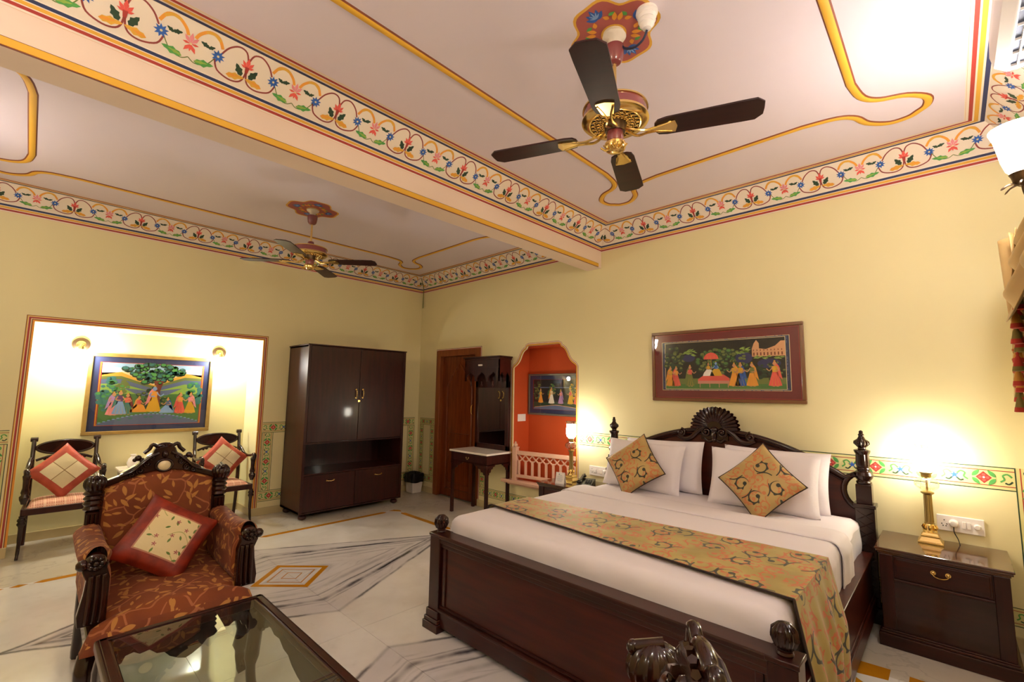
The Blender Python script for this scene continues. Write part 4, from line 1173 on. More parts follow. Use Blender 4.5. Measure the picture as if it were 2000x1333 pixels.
MB().box(0, .010, -.072, .072, -.045, .045).build('plate', WHITEP, sw, smooth=0, bev=.003)
for q in (-.036, 0, .036): MB().box(.010, .014, q-.012, q+.012, -.02, .02).build('rocker_switch', WHITEP, sw, smooth=0, bev=.002)

# ================================================================== PAINTINGS
def figure(pr, x, y, h, skirt, top, veil=None, sg=1, seated=False, skin='skin', ly=6):
    if seated:
        pr.poly([(x-h*.34, y), (x+h*.34, y), (x+h*.20, y+h*.34), (x+h*.05, y+h*.42), (x-h*.10, y+h*.40), (x-h*.28, y+h*.18)], skirt, ly); hy = y+h*.38
    else:
        pr.poly([(x-h*.22, y+h*.02), (x-h*.1, y), (x+h*.1, y), (x+h*.22, y+h*.02), (x+h*.08, y+h*.52), (x-h*.08, y+h*.52)], skirt, ly); hy = y+h*.50
        for k in (-1, 0, 1): pr.poly([(x+k*h*.12, y+h*.02), (x+k*h*.12+h*.012, y+h*.02), (x+k*h*.03, y+h*.45)], 'gold', ly+1)
        pr.ell(x-h*.05, y-h*.005, h*.045, h*.015, skin, ly); pr.ell(x+h*.07, y-h*.005, h*.045, h*.015, skin, ly)
    if veil: pr.poly([(x-sg*h*.05, hy+h*.34), (x-sg*h*.14, hy+h*.2), (x-sg*h*.24, hy-h*.28), (x-sg*h*.08, hy-h*.1), (x, hy+h*.2)], veil, ly)
    pr.poly([(x-h*.075, hy), (x+h*.075, hy), (x+h*.10, hy+h*.20), (x, hy+h*.23), (x-h*.10, hy+h*.20)], top, ly+1)
    pr.stroke([(x+sg*h*.07, hy+h*.18), (x+sg*h*.17, hy+h*.05), (x+sg*h*.27, hy+h*.13)], h*.035, skin, ly+2, smooth=3)
    pr.stroke([(x-sg*h*.07, hy+h*.18), (x-sg*h*.13, hy+h*.06), (x+sg*h*.02, hy+h*.04)], h*.035, skin, ly+2, smooth=3)
    pr.ell(x, hy+h*.31, h*.062, h*.075, skin, ly+2, 10); pr.ell(x-sg*h*.02, hy+h*.34, h*.062, h*.062, 'dark', ly+1, 10)
    pr.poly([(x+sg*h*.055, hy+h*.31), (x+sg*h*.08, hy+h*.295), (x+sg*h*.055, hy+h*.285)], skin, ly+2)
    pr.ell(x, hy+h*.40, h*.035, h*.03, 'gold', ly+2, 6)
def foliage(pr, x, y, rx, ry, cols, n, ly, seed, r=.03):
    rnd = random.Random(seed)
    for i in range(n):
        a = rnd.random()*2*pi; q = sqrt(rnd.random()); rr = r*(.7+.6*rnd.random())
        px_, py_ = x+rx*q*cos(a), y+ry*q*sin(a)
        pr.ell(px_, py_, rr, rr*.8, cols[0], ly+(i % 3)*.5, 8); pr.ell(px_, py_+rr*.22, rr*.72, rr*.5, cols[1+i % (len(cols)-1)], ly+(i % 3)*.5+.3, 7)
def framedpicture(name, label, origin, f, w, h, fw_, framem, bands, paint, tiltx=0, depth=.03):
    t = thing(name, label, 'picture', origin)
    G = lambda a, b_, c: f(a, b_, c)
    mb = MB()
    for (a0, a1, b0, b1) in ((0, w, 0, fw_), (0, w, h-fw_, h), (0, fw_, fw_, h-fw_), (w-fw_, w, fw_, h-fw_)):
        vs = [G(a, b_, c) for a in (a0, a1) for b_ in (b0, b1) for c in (0, depth)]
        mb.add(vs, [(0, 1, 3, 2), (4, 6, 7, 5), (0, 4, 5, 1), (2, 3, 7, 6), (0, 2, 6, 4), (1, 5, 7, 3)])
    mb.build('frame', framem, t, smooth=0, bev=.005)
    mb = MB(); vs = [G(a, b_, c) for a in (fw_*.5, w-fw_*.5) for b_ in (fw_*.5, h-fw_*.5) for c in (0, depth*.5)]
    mb.add(vs, [(0, 1, 3, 2), (4, 6, 7, 5), (0, 4, 5, 1), (2, 3, 7, 6), (0, 2, 6, 4), (1, 5, 7, 3)]); mb.build('backing', PC['dark'], t, smooth=0)
    pr = PR(lambda s, tt, l: G(s, tt, depth*.5+l), .00012)
    for ins, k, ly in bands: pr.rect(ins, w-ins, ins, h-ins, k, ly)
    paint(pr, w, h)
    pr.build('painting', t)
    mb = MB(); vs = [G(a, b_, c) for a in (fw_, w-fw_) for b_ in (fw_, h-fw_) for c in (depth*.72, depth*.78)]
    mb.add(vs, [(0, 1, 3, 2), (4, 6, 7, 5), (0, 4, 5, 1), (2, 3, 7, 6), (0, 2, 6, 4), (1, 5, 7, 3)]); mb.build('glazing', PGLASS, t, smooth=0)
    return t
def clip(v, a, b_): return max(a, min(b_, v))
# niche picture (garden under a broad tree)
def paint_niche(pr, w, h):
    a, b_, c, d = .115, w-.115, .10, h-.10
    X = lambda u: a+(b_-a)*u
    Y = lambda v: c+(d-c)*v
    pr.rect(a, b_, c, d, 'sand', 3); pr.rect(a, b_, Y(.86), d, 'sky', 3.5)
    pr.poly([(X(0), Y(.80)), (X(.3), Y(.9)), (X(.0), Y(.95))], 'white', 4); pr.poly([(X(1), Y(.80)), (X(.7), Y(.9)), (X(1), Y(.95))], 'white', 4)
    for k, (v0, v1, co) in enumerate(((.62, .80, 'yellow'), (.60, .74, 'olive'), (.56, .69, 'slate'), (.50, .62, 'lime'))):
        for sg in (0, 1):
            f = lambda u: X(u) if not sg else X(1-u)
            pr.poly([(f(0), Y(v1+.04)), (f(.18), Y(v1+.05)), (f(.5), Y(v0+.03)), (f(.5), Y(v0-.05)), (f(0), Y(v0-.1))], co, 4+k*.3)
    pr.rect(a, b_, c, Y(.50), 'grass', 5.4)
    pr.poly([(X(.2), Y(.60)), (X(.45), Y(.55)), (X(.45), Y(.46)), (X(.36), Y(.48))], 'slate', 5.5); pr.poly([(X(.8), Y(.60)), (X(.55), Y(.55)), (X(.55), Y(.48)), (X(.64), Y(.48))], 'slate', 5.5)
    foliage(pr, X(.07), Y(.50), .075, .18, ('teal', 'green', 'teal'), 40, 5.6, 1, .026); foliage(pr, X(.93), Y(.48), .07, .15, ('teal', 'green', 'teal'), 34, 5.6, 2, .026)
    foliage(pr, X(.20), Y(.60), .05, .07, ('olive', 'green', 'olive'), 16, 5.6, 3, .022)
    foliage(pr, X(.5), Y(.40), .15, .11, ('dgreen', 'olive', 'dgreen'), 36, 5.6, 4, .024)
    foliage(pr, X(.5), Y(.88), .27, .075, ('dgreen', 'green', 'teal'), 90, 6.5, 5, .03); foliage(pr, X(.5), Y(.76), .16, .055, ('dgreen', 'green', 'teal'), 40, 7.2, 6, .028)
    pr.poly([(X(.50), Y(.72)), (X(.60), Y(.72)), (X(.57), Y(.55)), (X(.58), Y(.22)), (X(.54), Y(.20)), (X(.53), Y(.5))], 'brown', 8.2)
    n = 24
    arc_ = [(X(i/n), Y(.02+.15*sin(pi*i/n))) for i in range(n+1)]
    pr.poly(arc_+[(X(1), c), (X(0), c)], 'slate', 6)
    for i in range(n): pr.ell(X((i+.5)/n), Y(.03+.14*sin(pi*(i+.5)/n)), .014, .005, 'lblue', 6.4, 6)
    for u in (.2, .3, .45, .5, .62, .74, .8): pr.ell(X(u), Y(.03+.09*sin(pi*u)), .022, .01, 'teal', 6.6, 7)
    figure(pr, X(.13), Y(.16), .27, 'pink', 'lilac', 'lilac', 1, ly=9); figure(pr, X(.19), Y(.17), .28, 'lblue', 'purple', 'teal', 1, ly=11)
    figure(pr, X(.26), Y(.17), .25, 'teal', 'coral', 'maroon', -1, ly=9)
    figure(pr, X(.37), Y(.20), .22, 'orange', 'coral', 'orange', 1, True, ly=9)
    figure(pr, X(.515), Y(.20), .32, 'gold', 'orange', 'pink', 1, skin='lblue', ly=10)
    figure(pr, X(.66), Y(.18), .22, 'lblue', 'slate', 'blue', -1, True, ly=9)
    figure(pr, X(.79), Y(.17), .26, 'coral', 'orange', 'coral', 1, ly=9); figure(pr, X(.90), Y(.17), .26, 'gold', 'pink', 'pink', -1, ly=11)
wn, hn = 1.125, .865
framedpicture('framed_picture', 'painting of women dancing in a garden, hung in the lit niche', (NX+.004, -3.797, .985), lambda a, b_, c: (c, a, b_), wn, hn, .038, mat('gilt_frame', 'a8884a', .35, .3, var=.25, vscale=20),
    ((.02, 'navy', 1), (.093, 'red', 2), (.099, 'gold', 2.3), (.105, 'red', 2.6)), paint_niche)
# picture over the bed
def paint_bed(pr, w, h):
    a, b_, c, d = .135, w-.135, .115, h-.115
    X = lambda u: a+(b_-a)*u
    Y = lambda v: c+(d-c)*v
    rnd = random.Random(3)
    for i in range(120):
        q = rnd.random(); side = rnd.randrange(4)
        x = a-.012+(b_-a+.024)*q if side < 2 else (a-.012 if side == 2 else b_+.012); y = (c-.012 if side == 0 else d+.012) if side < 2 else c-.012+(d-c+.024)*q
        pr.ell(x, y, .004, .004, 'slate', 3, 5)
    pr.rect(a-.004, b_+.004, c-.004, d+.004, 'sand', 3); pr.rect(a, b_, c, d, 'dark', 4)
    pr.rect(a, b_, c, Y(.22), 'olive', 4.4); pr.rect(a, b_, c, Y(.10), 'grass', 4.6)
    foliage(pr, X(.08), Y(.60), .09, .13, ('dgreen', 'olive', 'dgreen'), 60, 5, 11, .020); foliage(pr, X(.5), Y(.55), .22, .12, ('dgreen', 'olive', 'grass'), 130, 5, 12, .022)
    foliage(pr, X(.85), Y(.36), .14, .08, ('dgreen', 'olive', 'dgreen'), 50, 5, 13, .018)
    pr.ell(X(.22), Y(.66), .06, .035, 'indigo', 6.2, 14); pr.ell(X(.69), Y(.62), .07, .05, 'indigo', 6.2, 14); pr.ell(X(.88), Y(.50), .09, .04, 'indigo', 6.2, 14)
    for i in range(26):
        x = X(.16+.10*rnd.random()+(.46 if i % 2 else 0)); y = Y(.74+.08*rnd.random()); pr.leaf(x, y, -.5+rnd.random(), .05, .005, 'lime', 6.6)
    for i in range(14): x = X(.75+.23*rnd.random()); pr.leaf(x, Y(.60+.04*rnd.random()), -.5+rnd.random(), .04, .005, 'lime', 7.6)
    pr.poly([(X(.755), Y(.64)), (X(1), Y(.64)), (X(1), Y(.93)), (X(.97), Y(.93)), (X(.93), Y(.84)), (X(.86), Y(.78)), (X(.81), Y(.80)), (X(.81), Y(.90)), (X(.79), Y(.97)), (X(.77), Y(.90)), (X(.755), Y(.80))], 'stone', 7)
    for i in range(9): pr.rect(X(.765+i*.026), X(.775+i*.026), Y(.66), Y(.72), 'brown', 7.3); pr.rect(X(.765+i*.026), X(.771+i*.026), Y(.75), Y(.78), 'brown', 7.3)
    pr.poly([(X(.30), Y(.13)), (X(.57), Y(.13)), (X(.57), Y(.22)), (X(.52), Y(.30)), (X(.36), Y(.30)), (X(.30), Y(.20))], 'coral', 8); pr.rect(X(.30), X(.57), Y(.11), Y(.17), 'palered', 8.4)
    for u in (.315, .4, .48, .555): pr.rect(X(u), X(u)+.006, Y(.03), Y(.13), 'palered', 8.2)
    n = 14; pr.poly([(X(.42)+.065*cos(pi*i/n), Y(.62)+.06*sin(pi*i/n)) for i in range(n+1)], 'coral', 9); pr.rect(X(.42)-.002, X(.42)+.002, Y(.3), Y(.64), 'gold', 8.8)
    for i in range(5): pr.rect(X(.355+i*.03), X(.357+i*.03), Y(.63), Y(.70), 'gold', 9.3)
    figure(pr, X(.395), Y(.27), .15, 'white', 'gold', None, 1, True, ly=10); figure(pr, X(.46), Y(.27), .16, 'gold', 'blue', None, -1, True, skin='lblue', ly=10)
    for u, hh, s1, s2, sg in ((.045, .20, 'orange', 'gold', 1), (.10, .20, 'coral', 'orange', 1), (.23, .21, 'olive', 'coral', 1), (.61, .22, 'orange', 'gold', -1), (.66, .22, 'blue', 'gold', -1), (.75, .22, 'orange', 'olive', -1), (.92, .23, 'coral', 'gold', -1)):
        figure(pr, X(u), Y(.06), hh, s1, s2, s1, sg, ly=10)
framedpicture('framed_picture', 'wide painting of a canopied throne scene above the bed', (3.946, -.004, 1.438), lambda a, b_, c: (a, -c, b_), 1.29, .657, .028, mat('walnut_frame', '6e4420', .35, 0, .3),
    ((.02, 'maroon', 1), (.032, 'red', 1.2), (.036, 'maroon', 1.4), (.100, 'sand', 2), (.104, 'navy', 2.3)), paint_bed)
def paint_alc(pr, w, h):
    a, b_, c, d = .085, w-.085, .075, h-.075
    X = lambda u: a+(b_-a)*u
    Y = lambda v: c+(d-c)*v
    pr.rect(a, b_, c, d, 'black', 3); pr.rect(a, b_, Y(.72), Y(.75), 'slate', 3.5); pr.rect(a, b_, c, Y(.25), 'dgreen', 3.6)
    foliage(pr, X(.08), Y(.6), .06, .12, ('dgreen', 'olive', 'dgreen'), 34, 4, 21, .02); foliage(pr, X(.40), Y(.62), .06, .08, ('dgreen', 'olive', 'grass'), 28, 4, 22, .02); foliage(pr, X(.85), Y(.6), .06, .1, ('olive', 'dgreen', 'gold'), 28, 4, 23, .02)
    n = 20; pr.poly([(X(i/n), Y(.05+.09*sin(pi*i/n))) for i in range(n+1)]+[(X(1), Y(-.0)), (X(0), Y(0))], 'slate', 5); pr.stroke([(X(0.02), Y(.06)), (X(.3), Y(.12)), (X(.5), Y(.15)), (X(.7), Y(.12)), (X(.98), Y(.06))], .006, 'stone', 5.5)
    figure(pr, X(.16), Y(.22), .19, 'orange', 'gold', 'teal', 1, ly=7); figure(pr, X(.40), Y(.20), .22, 'white', 'sand', 'orange', 1, ly=7); figure(pr, X(.60), Y(.20), .19, 'lilac', 'pink', 'lilac', -1, ly=7)
    figure(pr, X(.80), Y(.20), .20, 'gold', 'coral', 'gold', -1, ly=7); figure(pr, X(.92), Y(.20), .19, 'coral', 'gold', 'coral', -1, ly=7)
framedpicture('framed_picture', 'dark framed dancers painting on the orange alcove wall', (2.057, .296, 1.215), lambda a, b_, c: (a, -c, b_), .90, .52, .024, mat('grey_frame', '6a6258', .35, .4), ((.02, 'navy', 1), (.070, 'maroon', 2)), paint_alc)

# ================================================================== NICHE WALL LAMPS
def niche_lamp(y, label):
    t = thing('wall_lamp', label, 'lamp', (NX, y, 1.925), 0, 'round brass wall lamps in the niche')
    MB().lathe([(.058, 0), (.062, .006), (.056, .012), (.03, .018), (.012, .022)], seg=28, axis='x').build('back_plate', BRASS, t, smooth=40)
    MB().lathe([(.060, .0), (.073, .006), (.070, .014), (.058, .016)], seg=28, axis='x').build('plate_rim', BRONZE, t)
    MB().tube(spline([(.015, 0, 0), (.06, 0, .02), (.10, 0, .01), (.105, 0, -.02)], 5), .006, 8).ball((.03, 0, 0), .016, 10).build('arm', BRASS, t, smooth=60)
    MB().lathe([(.010, -.02), (.024, -.025), (.026, -.055), (.022, -.058)], (.105, 0, 0), 20).build('lamp_holder', BRASS, t, smooth=40)
    MB().lathe([(.020, -.058), (.034, -.072), (.040, -.10), (.036, -.125), (.02, -.14), (.004, -.145)], (.105, 0, 0), 24).build('glass_shade', SH_NICHE, t, smooth=60)
niche_lamp(-3.865, 'brass wall lamp on the niche wall, left above the garden painting')
niche_lamp(-2.62, 'brass wall lamp on the niche wall, right above the garden painting')

# ================================================================== NICHE ARMCHAIRS
def open_chair(loc, rz, label):
    t = thing('wooden_armchair', label, 'chair', loc, rz, 'open wooden armchairs in the niche')
    # local: front +x, width along y
    for sy in (-1, 1):
        mb = MB().tube(spline([(.255, sy*.255, 0), (.235, sy*.252, .05), (.215, sy*.25, .16), (.22, sy*.25, .28), (.222, sy*.25, .36)], 4), [.011]*4+[.013]*4+[.016]*4+[.020]*4+[.022], 10)
        mb.lathe([(.024, .28), (.030, .295), (.022, .31), (.030, .325), (.024, .34)], (.221, sy*.25, 0), 14)
        mb.build('leg', CARV, t, smooth=60)
        MB().tube(spline([(-.265, sy*.225, 0), (-.235, sy*.225, .15), (-.215, sy*.225, .36)], 4), .018, 8).build('leg', WOOD, t, smooth=60)
        MB().tube(spline([(-.215, sy*.225, .36), (-.215, sy*.225, .55), (-.235, sy*.225, .75), (-.275, sy*.225, .97)], 5), [.020]*6+[.019]*5+[.017]*5, 10).lathe([(.012, -.028), (.022, -.025), (.022, .025), (.012, .028)], (-.283, sy*.225, .975), 12, axis='y').build('back_post', CARV, t, smooth=60)
        mb = MB().lathe([(.018, .46), (.024, .48), (.032, .50), (.034, .525), (.022, .54), (.028, .56), (.020, .60), (.022, .66), (.028, .70), (.018, .715)], (.215, sy*.25, 0), 16)
        mb.build('arm_support', CARV, t, smooth=60)
        MB().tube(spline([(-.225, sy*.232, .80), (-.17, sy*.24, .77), (-.10, sy*.25, .725), (.02, sy*.26, .715), (.14, sy*.26, .73), (.215, sy*.255, .745), (.245, sy*.252, .73), (.238, sy*.252, .705)], 4), [.017]*9+[.016]*9+[.020]*11, 10).build('arm', CARV, t, smooth=60)
    MB().box(.19, .235, -.25, .25, .36, .415).box(-.23, -.19, -.225, .225, .36, .415).prism([(-.21, .215), (.215, .24), (.215, .265), (-.21, .24)], PXY, .36, .415).prism([(-.21, -.215), (.215, -.24), (.215, -.265), (-.21, -.24)], PXY, .36, .415).build('seat_frame', WOOD, t, smooth=0, bev=.004)
    mb = MB()
    def seatf(u, v):
        a, b_ = 2*u-1, 2*v-1; e = max(0, (1-abs(a)**4)*(1-abs(b_)**4))
        wy = .205+.03*(a+1)/2
        return (a*.205, b_*wy, .405+.055*e**.4)
    mb.grid(seatf, 20, 20); mb.build('upholstered_seat', CHECK, t, smooth=60)
    # oval top rail with raised rim
    cx = -.262; n = 40
    ov = [(.215*cos(2*pi*i/n), .895+.075*sin(2*pi*i/n)) for i in range(n)]
    MB().prism(ov, PYZ, cx-.012, cx+.008).build('oval_back_panel', CARV, t, smooth=30)
    MB().tube([(cx+.010, y*.93, .895+(z-.895)*.85) for y, z in ov], .009, 8, close=True).build('oval_rim', CARV, t, smooth=60)
    mb = MB().tube(spline([(-.235, -.20, .78), (-.24, -.10, .815), (-.245, 0, .80), (-.24, .10, .815), (-.235, .20, .78)], 4), .012, 8)
    for sy in (-1, 1):
        mb.ball((-.24, sy*.11, .80), .018, 8).ball((-.238, sy*.14, .79), .013, 8)
    mb.tube([(-.235, -.225, .62), (-.235, .225, .62)], .012, 8)
    mb.build('scrolled_splat', CARV, t, smooth=60)
    return t
open_chair((-.115, -3.895, 0), 0, 'open wooden armchair in the niche, nearer the far left wall edge')
open_chair((-.02, -2.615, 0), 0, 'open wooden armchair in the niche, nearer the wardrobe')
cushion('scatter_cushion', 'rust cushion with four cream patches on the left niche chair', 'cushion', (-.165, -3.90, .685), 0, -.26, radians(44), .38, .38, .12, PATCH4, 'patched cushions on the niche chairs', pinch=.14, wr=.007)
cushion('scatter_cushion', 'crumpled rust and cream cushion on the niche chair beside the wardrobe', 'cushion', (-.065, -2.60, .685), 0, -.28, radians(48), .375, .375, .12, PATCH4, 'patched cushions on the niche chairs', pinch=.14, wr=.014, seed=5)
# small side table between them, mostly hidden by the big armchair
st = thing('side_table', 'small marble topped side table between the niche chairs', 'table', (-.27, -3.24, 0))
MB().box(-.16, .16, -.26, .26, .625, .65).build('stone_top', MARBTOP, st, smooth=0, bev=.005)
MB().box(-.14, .14, -.24, .24, .56, .625).build('table_apron', WOOD, st, smooth=0, bev=.003)
for x in (-.12, .12):
    for y in (-.22, .22): MB().lathe([(.012, 0), (.018, .02), (.014, .2), (.022, .4), (.018, .42), (.022, .56)], (x, y, 0), 12).build('leg', WOOD, st, smooth=50)
bv = tag(MB().lathe([(.024, 0), (.040, .012), (.05, .05), (.038, .09), (.018, .115), (.026, .135), (.022, .135)], seg=24).build('small_vase', WHITEP, smooth=50, loc=(-.27, -3.38, .65)), 'small white vase on the side table behind the carved armchair', 'vase')

# ================================================================== CARVED UPHOLSTERED ARMCHAIRS
def armchair(loc, rz, label, proto=None):
    if proto:
        t = copy_tree(proto); t.location = loc; t.rotation_euler = (0, 0, rz); t['label'] = label; return t
    t = thing('carved_armchair', label, 'armchair', loc, rz, 'carved armchairs at the glass coffee table')
    # local: front +x, width y; seat top .47
    for sy in (-1, 1):
        y = sy*.305
        mb = MB()
        # reeded back post with ribbed hooded head
        mb.box(-.385, -.325, y-.03, y+.03, .40, .80)
        for k in (-1, 0, 1): mb.tube([(-.322, y+k*.018, .42), (-.322, y+k*.018, .79)], .009, 6)
        for k in (-1, 0, 1): mb.tube([(-.388, y+k*.018, .42), (-.388, y+k*.018, .79)], .009, 6)
        mb.lathe([(.03, .80), (.044, .815), (.036, .83), (.046, .845), (.036, .86), (.046, .872), (.036, .886), (.048, .90), (.036, .915), (.042, .925)], (-.355, y, 0), 20)
        mb.build('back_post', CARV, t, smooth=50)
        hd = MB()
        def hood(u, v):
            a = 2*pi*u; th = pi*v; q = 1-.10*abs(sin(a*8))
            r = .052*sin(th)*q
            return (-.350+r*cos(a)*1.15+.012, y+r*sin(a), .955-.050*cos(th))
        hd.grid(hood, 64, 12, cu=True)
        hd.tube([(-.355, y-.0, 1.000), (-.295, y, .990)], .014, 10).ball((-.295, y, .99), .015, 8)
        hd.build('ribbed_hood', CARV, t, smooth=50)
        # rear leg
        MB().tube(spline([(-.36, y, .42), (-.365, y, .2), (-.42, y, .01)], 4), [.028]*4+[.024]*4+[.022], 8).build('leg', CARV, t, smooth=60)
        # cabriole front leg
        MB().tube(spline([(.30, y, .30), (.335, y*1.04, .22), (.31, y, .10), (.325, y*1.03, .02), (.34, y*1.05, .012)], 4), [.045]*4+[.042]*4+[.024]*4+[.026]*4+[.034], 10).build('leg', CARV, t, smooth=60)
        # rolled arm: upholstered
        ar = MB(); L = 26
        sec = [(.0, .44), (.055, .46), (.062, .60), (.050, .66), (.058, .70), (.030, .735), (-.02, .735), (-.058, .70), (-.052, .66), (-.030, .60), (-.028, .44)]
        secs = spline([(a, b_, 0) for a, b_ in sec], 3); ns = len(secs)
        def armf(u, v):
            p = secs[min(ns-1, int(round(v*(ns-1))))]
            x = -.33+.60*u; drop = -.02*sin(pi*u)+.02*u
            e = 1-.35*max(0, (u-.93)/.07)
            return (x, sy*(.315+.0)+sy*p.x*-1*e*1.0, (p.y+drop*((p.y-.44)/.3)))
        ar.grid(armf, L, ns); 
        o = ar.build('arm_upholstery', ARMFAB, t, smooth=60)
        # carved arm front
        fp = MB()
        fp.prism([(sy*.262, .42), (sy*.262, .62), (sy*.275, .665), (sy*.27, .69), (sy*.355, .69), (sy*.362, .66), (sy*.345, .62), (sy*.35, .56), (sy*.365, .47), (sy*.36, .42)], PYZ, .255, .295)
        for k in (-1, 0, 1): fp.tube(spline([(.298, sy*(.308+k*.024), .43), (.302, sy*(.305+k*.024), .52), (.300, sy*(.306+k*.022), .64)], 4), .011, 8)
        fp.build('arm_front', CARV, t, smooth=40, bev=.004)
        sc_ = MB().lathe([(.034, .235), (.038, .25), (.038, .30), (.030, .312)], (0, sy*.318, .695), 20, axis='x')
        for k in range(8): a = k*pi/4; sc_.ball((.312, sy*.318+.022*cos(a), .695+.022*sin(a)), .010, 6)
        sc_.ball((.316, sy*.318, .695), .012, 8).ball((.29, sy*.362, .690), .026, 10)
        sc_.build('rosette_scroll', CARV, t, smooth=50)
    # back: upholstery and crest
    mb = MB()
    def backf(u, v):
        a, b_ = 2*u-1, v
        zt = 1.005-.075*abs(a)**1.6; z = .42+(zt-.42)*b_
        e = max(0, (1-abs(a)**6)*(1-abs(2*b_-1)**6))
        return (-.345+.055*e**.35-.02*b_, a*.272, z)
    mb.grid(backf, 26, 26); mb.build('back_upholstery', ARMFAB, t, smooth=60)
    mb = MB(); mb.box(-.375, -.345, -.275, .275, .40, .90); mb.build('back_board', WOOD, t, smooth=0)
    low = [(-.28+.56*i/20, .915+.085*(1-abs(-1+2*i/20)**1.6)) for i in range(21)]
    top_ = [(.28, .955), (.20, .985), (.20, .995), (.135, 1.035), (.085, 1.085), (.06, 1.10), (.05, 1.13), (0, 1.14), (-.05, 1.13), (-.06, 1.10), (-.085, 1.085), (-.135, 1.035), (-.20, .995), (-.20, .985), (-.28, .955)]
    cp = MB().prism(low+top_, PYZ, -.385, -.335)
    crest = cp.build('crest_rail', CARV, t, smooth=0, bev=.005)
    cv = MB()
    for sg in (-1, 1):
        cv.tube(spline([(-.332, sg*.20, .985), (-.328, sg*.15, 1.005), (-.325, sg*.11, 1.045), (-.328, sg*.07, 1.08), (-.33, sg*.03, 1.10)], 4), .010, 6)
        for k, (yy, zz, rr) in enumerate(((.115, 1.005, .022), (.085, 1.04, .018), (.15, .985, .015), (.062, 1.075, .014))): 
            pts = []
            for i in range(18): a = sg*i/17*1.5*2*pi; q = rr*(1-.8*i/17); pts.append((-.328+.004*i/17, sg*yy+q*cos(a), zz+q*sin(a)))
            cv.tube(pts, .005, 6)
        cv.ball((-.36, sg*.125, 1.075), .018, 8).ball((-.36, sg*.105, 1.06), .015, 8).ball((-.36, sg*.14, 1.065), .012, 8)
        cv.tube(spline([(-.36, sg*.02, 1.125), (-.36, sg*.06, 1.150), (-.36, sg*.075, 1.125), (-.36, sg*.10, 1.10)], 4), .011, 8)
    cv.ball((-.36, 0, 1.135), .05, 14, sz=.5, sx=.35).ball((-.335, 0, 1.09), .018, 8, sz=1.3)
    for k in range(7): a = pi*(k+.5)/7; cv.tube([(-.345, .015*cos(a), 1.11+.012*sin(a)), (-.34, .05*cos(a), 1.115+.035*sin(a))], .007, 5)
    cv.build('leaf_carving', CARV, crest, smooth=60)
    MB().tube([(-.330, .040*cos(2*pi*i/24), 1.025+.034*sin(2*pi*i/24)) for i in range(24)], .008, 8, close=True).build('medallion_rim', CARV, crest, smooth=60)
    MB().lathe([(.034, 0), (.030, .008), (.016, .013), (.002, .014)], (-.334, 0, 1.025), 24, axis='x').build('oval_medallion', MEDAL, crest, smooth=60)
    # seat
    mb = MB()
    def seatf(u, v):
        a, b_ = 2*u-1, 2*v-1
        x = -.27+.68*u; wy = .278 if u < .83 else .278+(.070)*min(1, (u-.83)/.06)
        bulge = .03*(1-b_*b_)
        if u > .97: pass
        e = max(0, (1-abs(b_)**8)); fr_ = max(0, 1-max(0, (u-.82)/.18)**2.4)
        return (x+.02*(1-b_*b_)*u, b_*wy, .335+(.105+bulge+.02*(1-u))*(fr_**.5)*(e**.35 if u > .8 else 1))
    mb.grid(seatf, 44, 26)
    mb.build('seat_upholstery', ARMFAB, t, smooth=60)
    MB().box(-.36, .32, -.32, .32, .27, .34).build('seat_rail', CARV, t, smooth=0, bev=.008)
    return t
ac1 = armchair((2.875, -3.60, 0), radians(-1), 'carved armchair in rust vine fabric, facing the camera behind the glass table')
armchair((5.492, -3.738, 0), radians(215), 'carved armchair mostly below the frame, its ribbed post before the bed', ac1)
cushion('scatter_cushion', 'red silk cushion with embroidered cream centre on the carved armchair', 'cushion', (2.80, -3.60, .655), 0, -.50, radians(55), .375, .375, .13, PATCH1, None, pinch=.12, wr=.012, seed=9)

# ================================================================== COFFEE TABLE
ct = thing('coffee_table', 'glass topped coffee table with dark moulded wooden frame', 'table', (4.015, -3.605, 0))
hx, hy, fw2 = .605, .322, .052
MB().box(-hx, hx, -hy, -hy+fw2, .405, .448).box(-hx, hx, hy-fw2, hy, .405, .448).box(-hx, -hx+fw2, -hy+fw2, hy-fw2, .405, .448).box(hx-fw2, hx, -hy+fw2, hy-fw2, .405, .448).build('frame', WOODX, ct, smooth=0, bev=.010, segs=3)
MB().box(-hx+.014, hx-.014, -hy+.014, -hy+fw2-.012, .448, .453).box(-hx+.014, hx-.014, hy-fw2+.012, hy-.014, .448, .453).box(-hx+.014, -hx+fw2-.012, -hy+.014, hy-.014, .448, .453).box(hx-fw2+.012, hx-.014, -hy+.014, hy-.014, .448, .453).build('raised_moulding', WOOD, ct, smooth=0, bev=.002)
MB().box(-hx+.048, hx-.048, -hy+.048, hy-.048, .440, .448).build('glass_top', TGLASS, ct, smooth=0)
def apron(L, n): 
    pts = [(-L, 0), (L, 0)]
    q = [(1, -.10), (.93, -.10), (.90, -.075), (.84, -.07), (.80, -.045), (.70, -.04), (.62, -.055), (.50, -.05), (.40, -.075), (.30, -.08), (.22, -.105), (.10, -.125), (0, -.135)]
    return pts+[(L*a, z) for a, z in q]+[(-L*a, z) for a, z in reversed(q[:-1])]
ap = [(a, z+.405) for a, z in apron(hx-.06, 0)]; ap2 = [(a, z+.405) for a, z in apron(hy-.05, 0)]
MB().prism(ap, PXZ, -hy+.012, -hy+.030).build('scalloped_apron', CARV, ct, smooth=0, bev=.002); MB().prism(ap, PXZ, hy-.030, hy-.012).build('scalloped_apron', CARV, ct, smooth=0, bev=.002)
MB().prism(ap2, PYZ, -hx+.012, -hx+.030).build('scalloped_apron', CARV, ct, smooth=0, bev=.002); MB().prism(ap2, PYZ, hx-.030, hx-.012).build('scalloped_apron', CARV, ct, smooth=0, bev=.002)
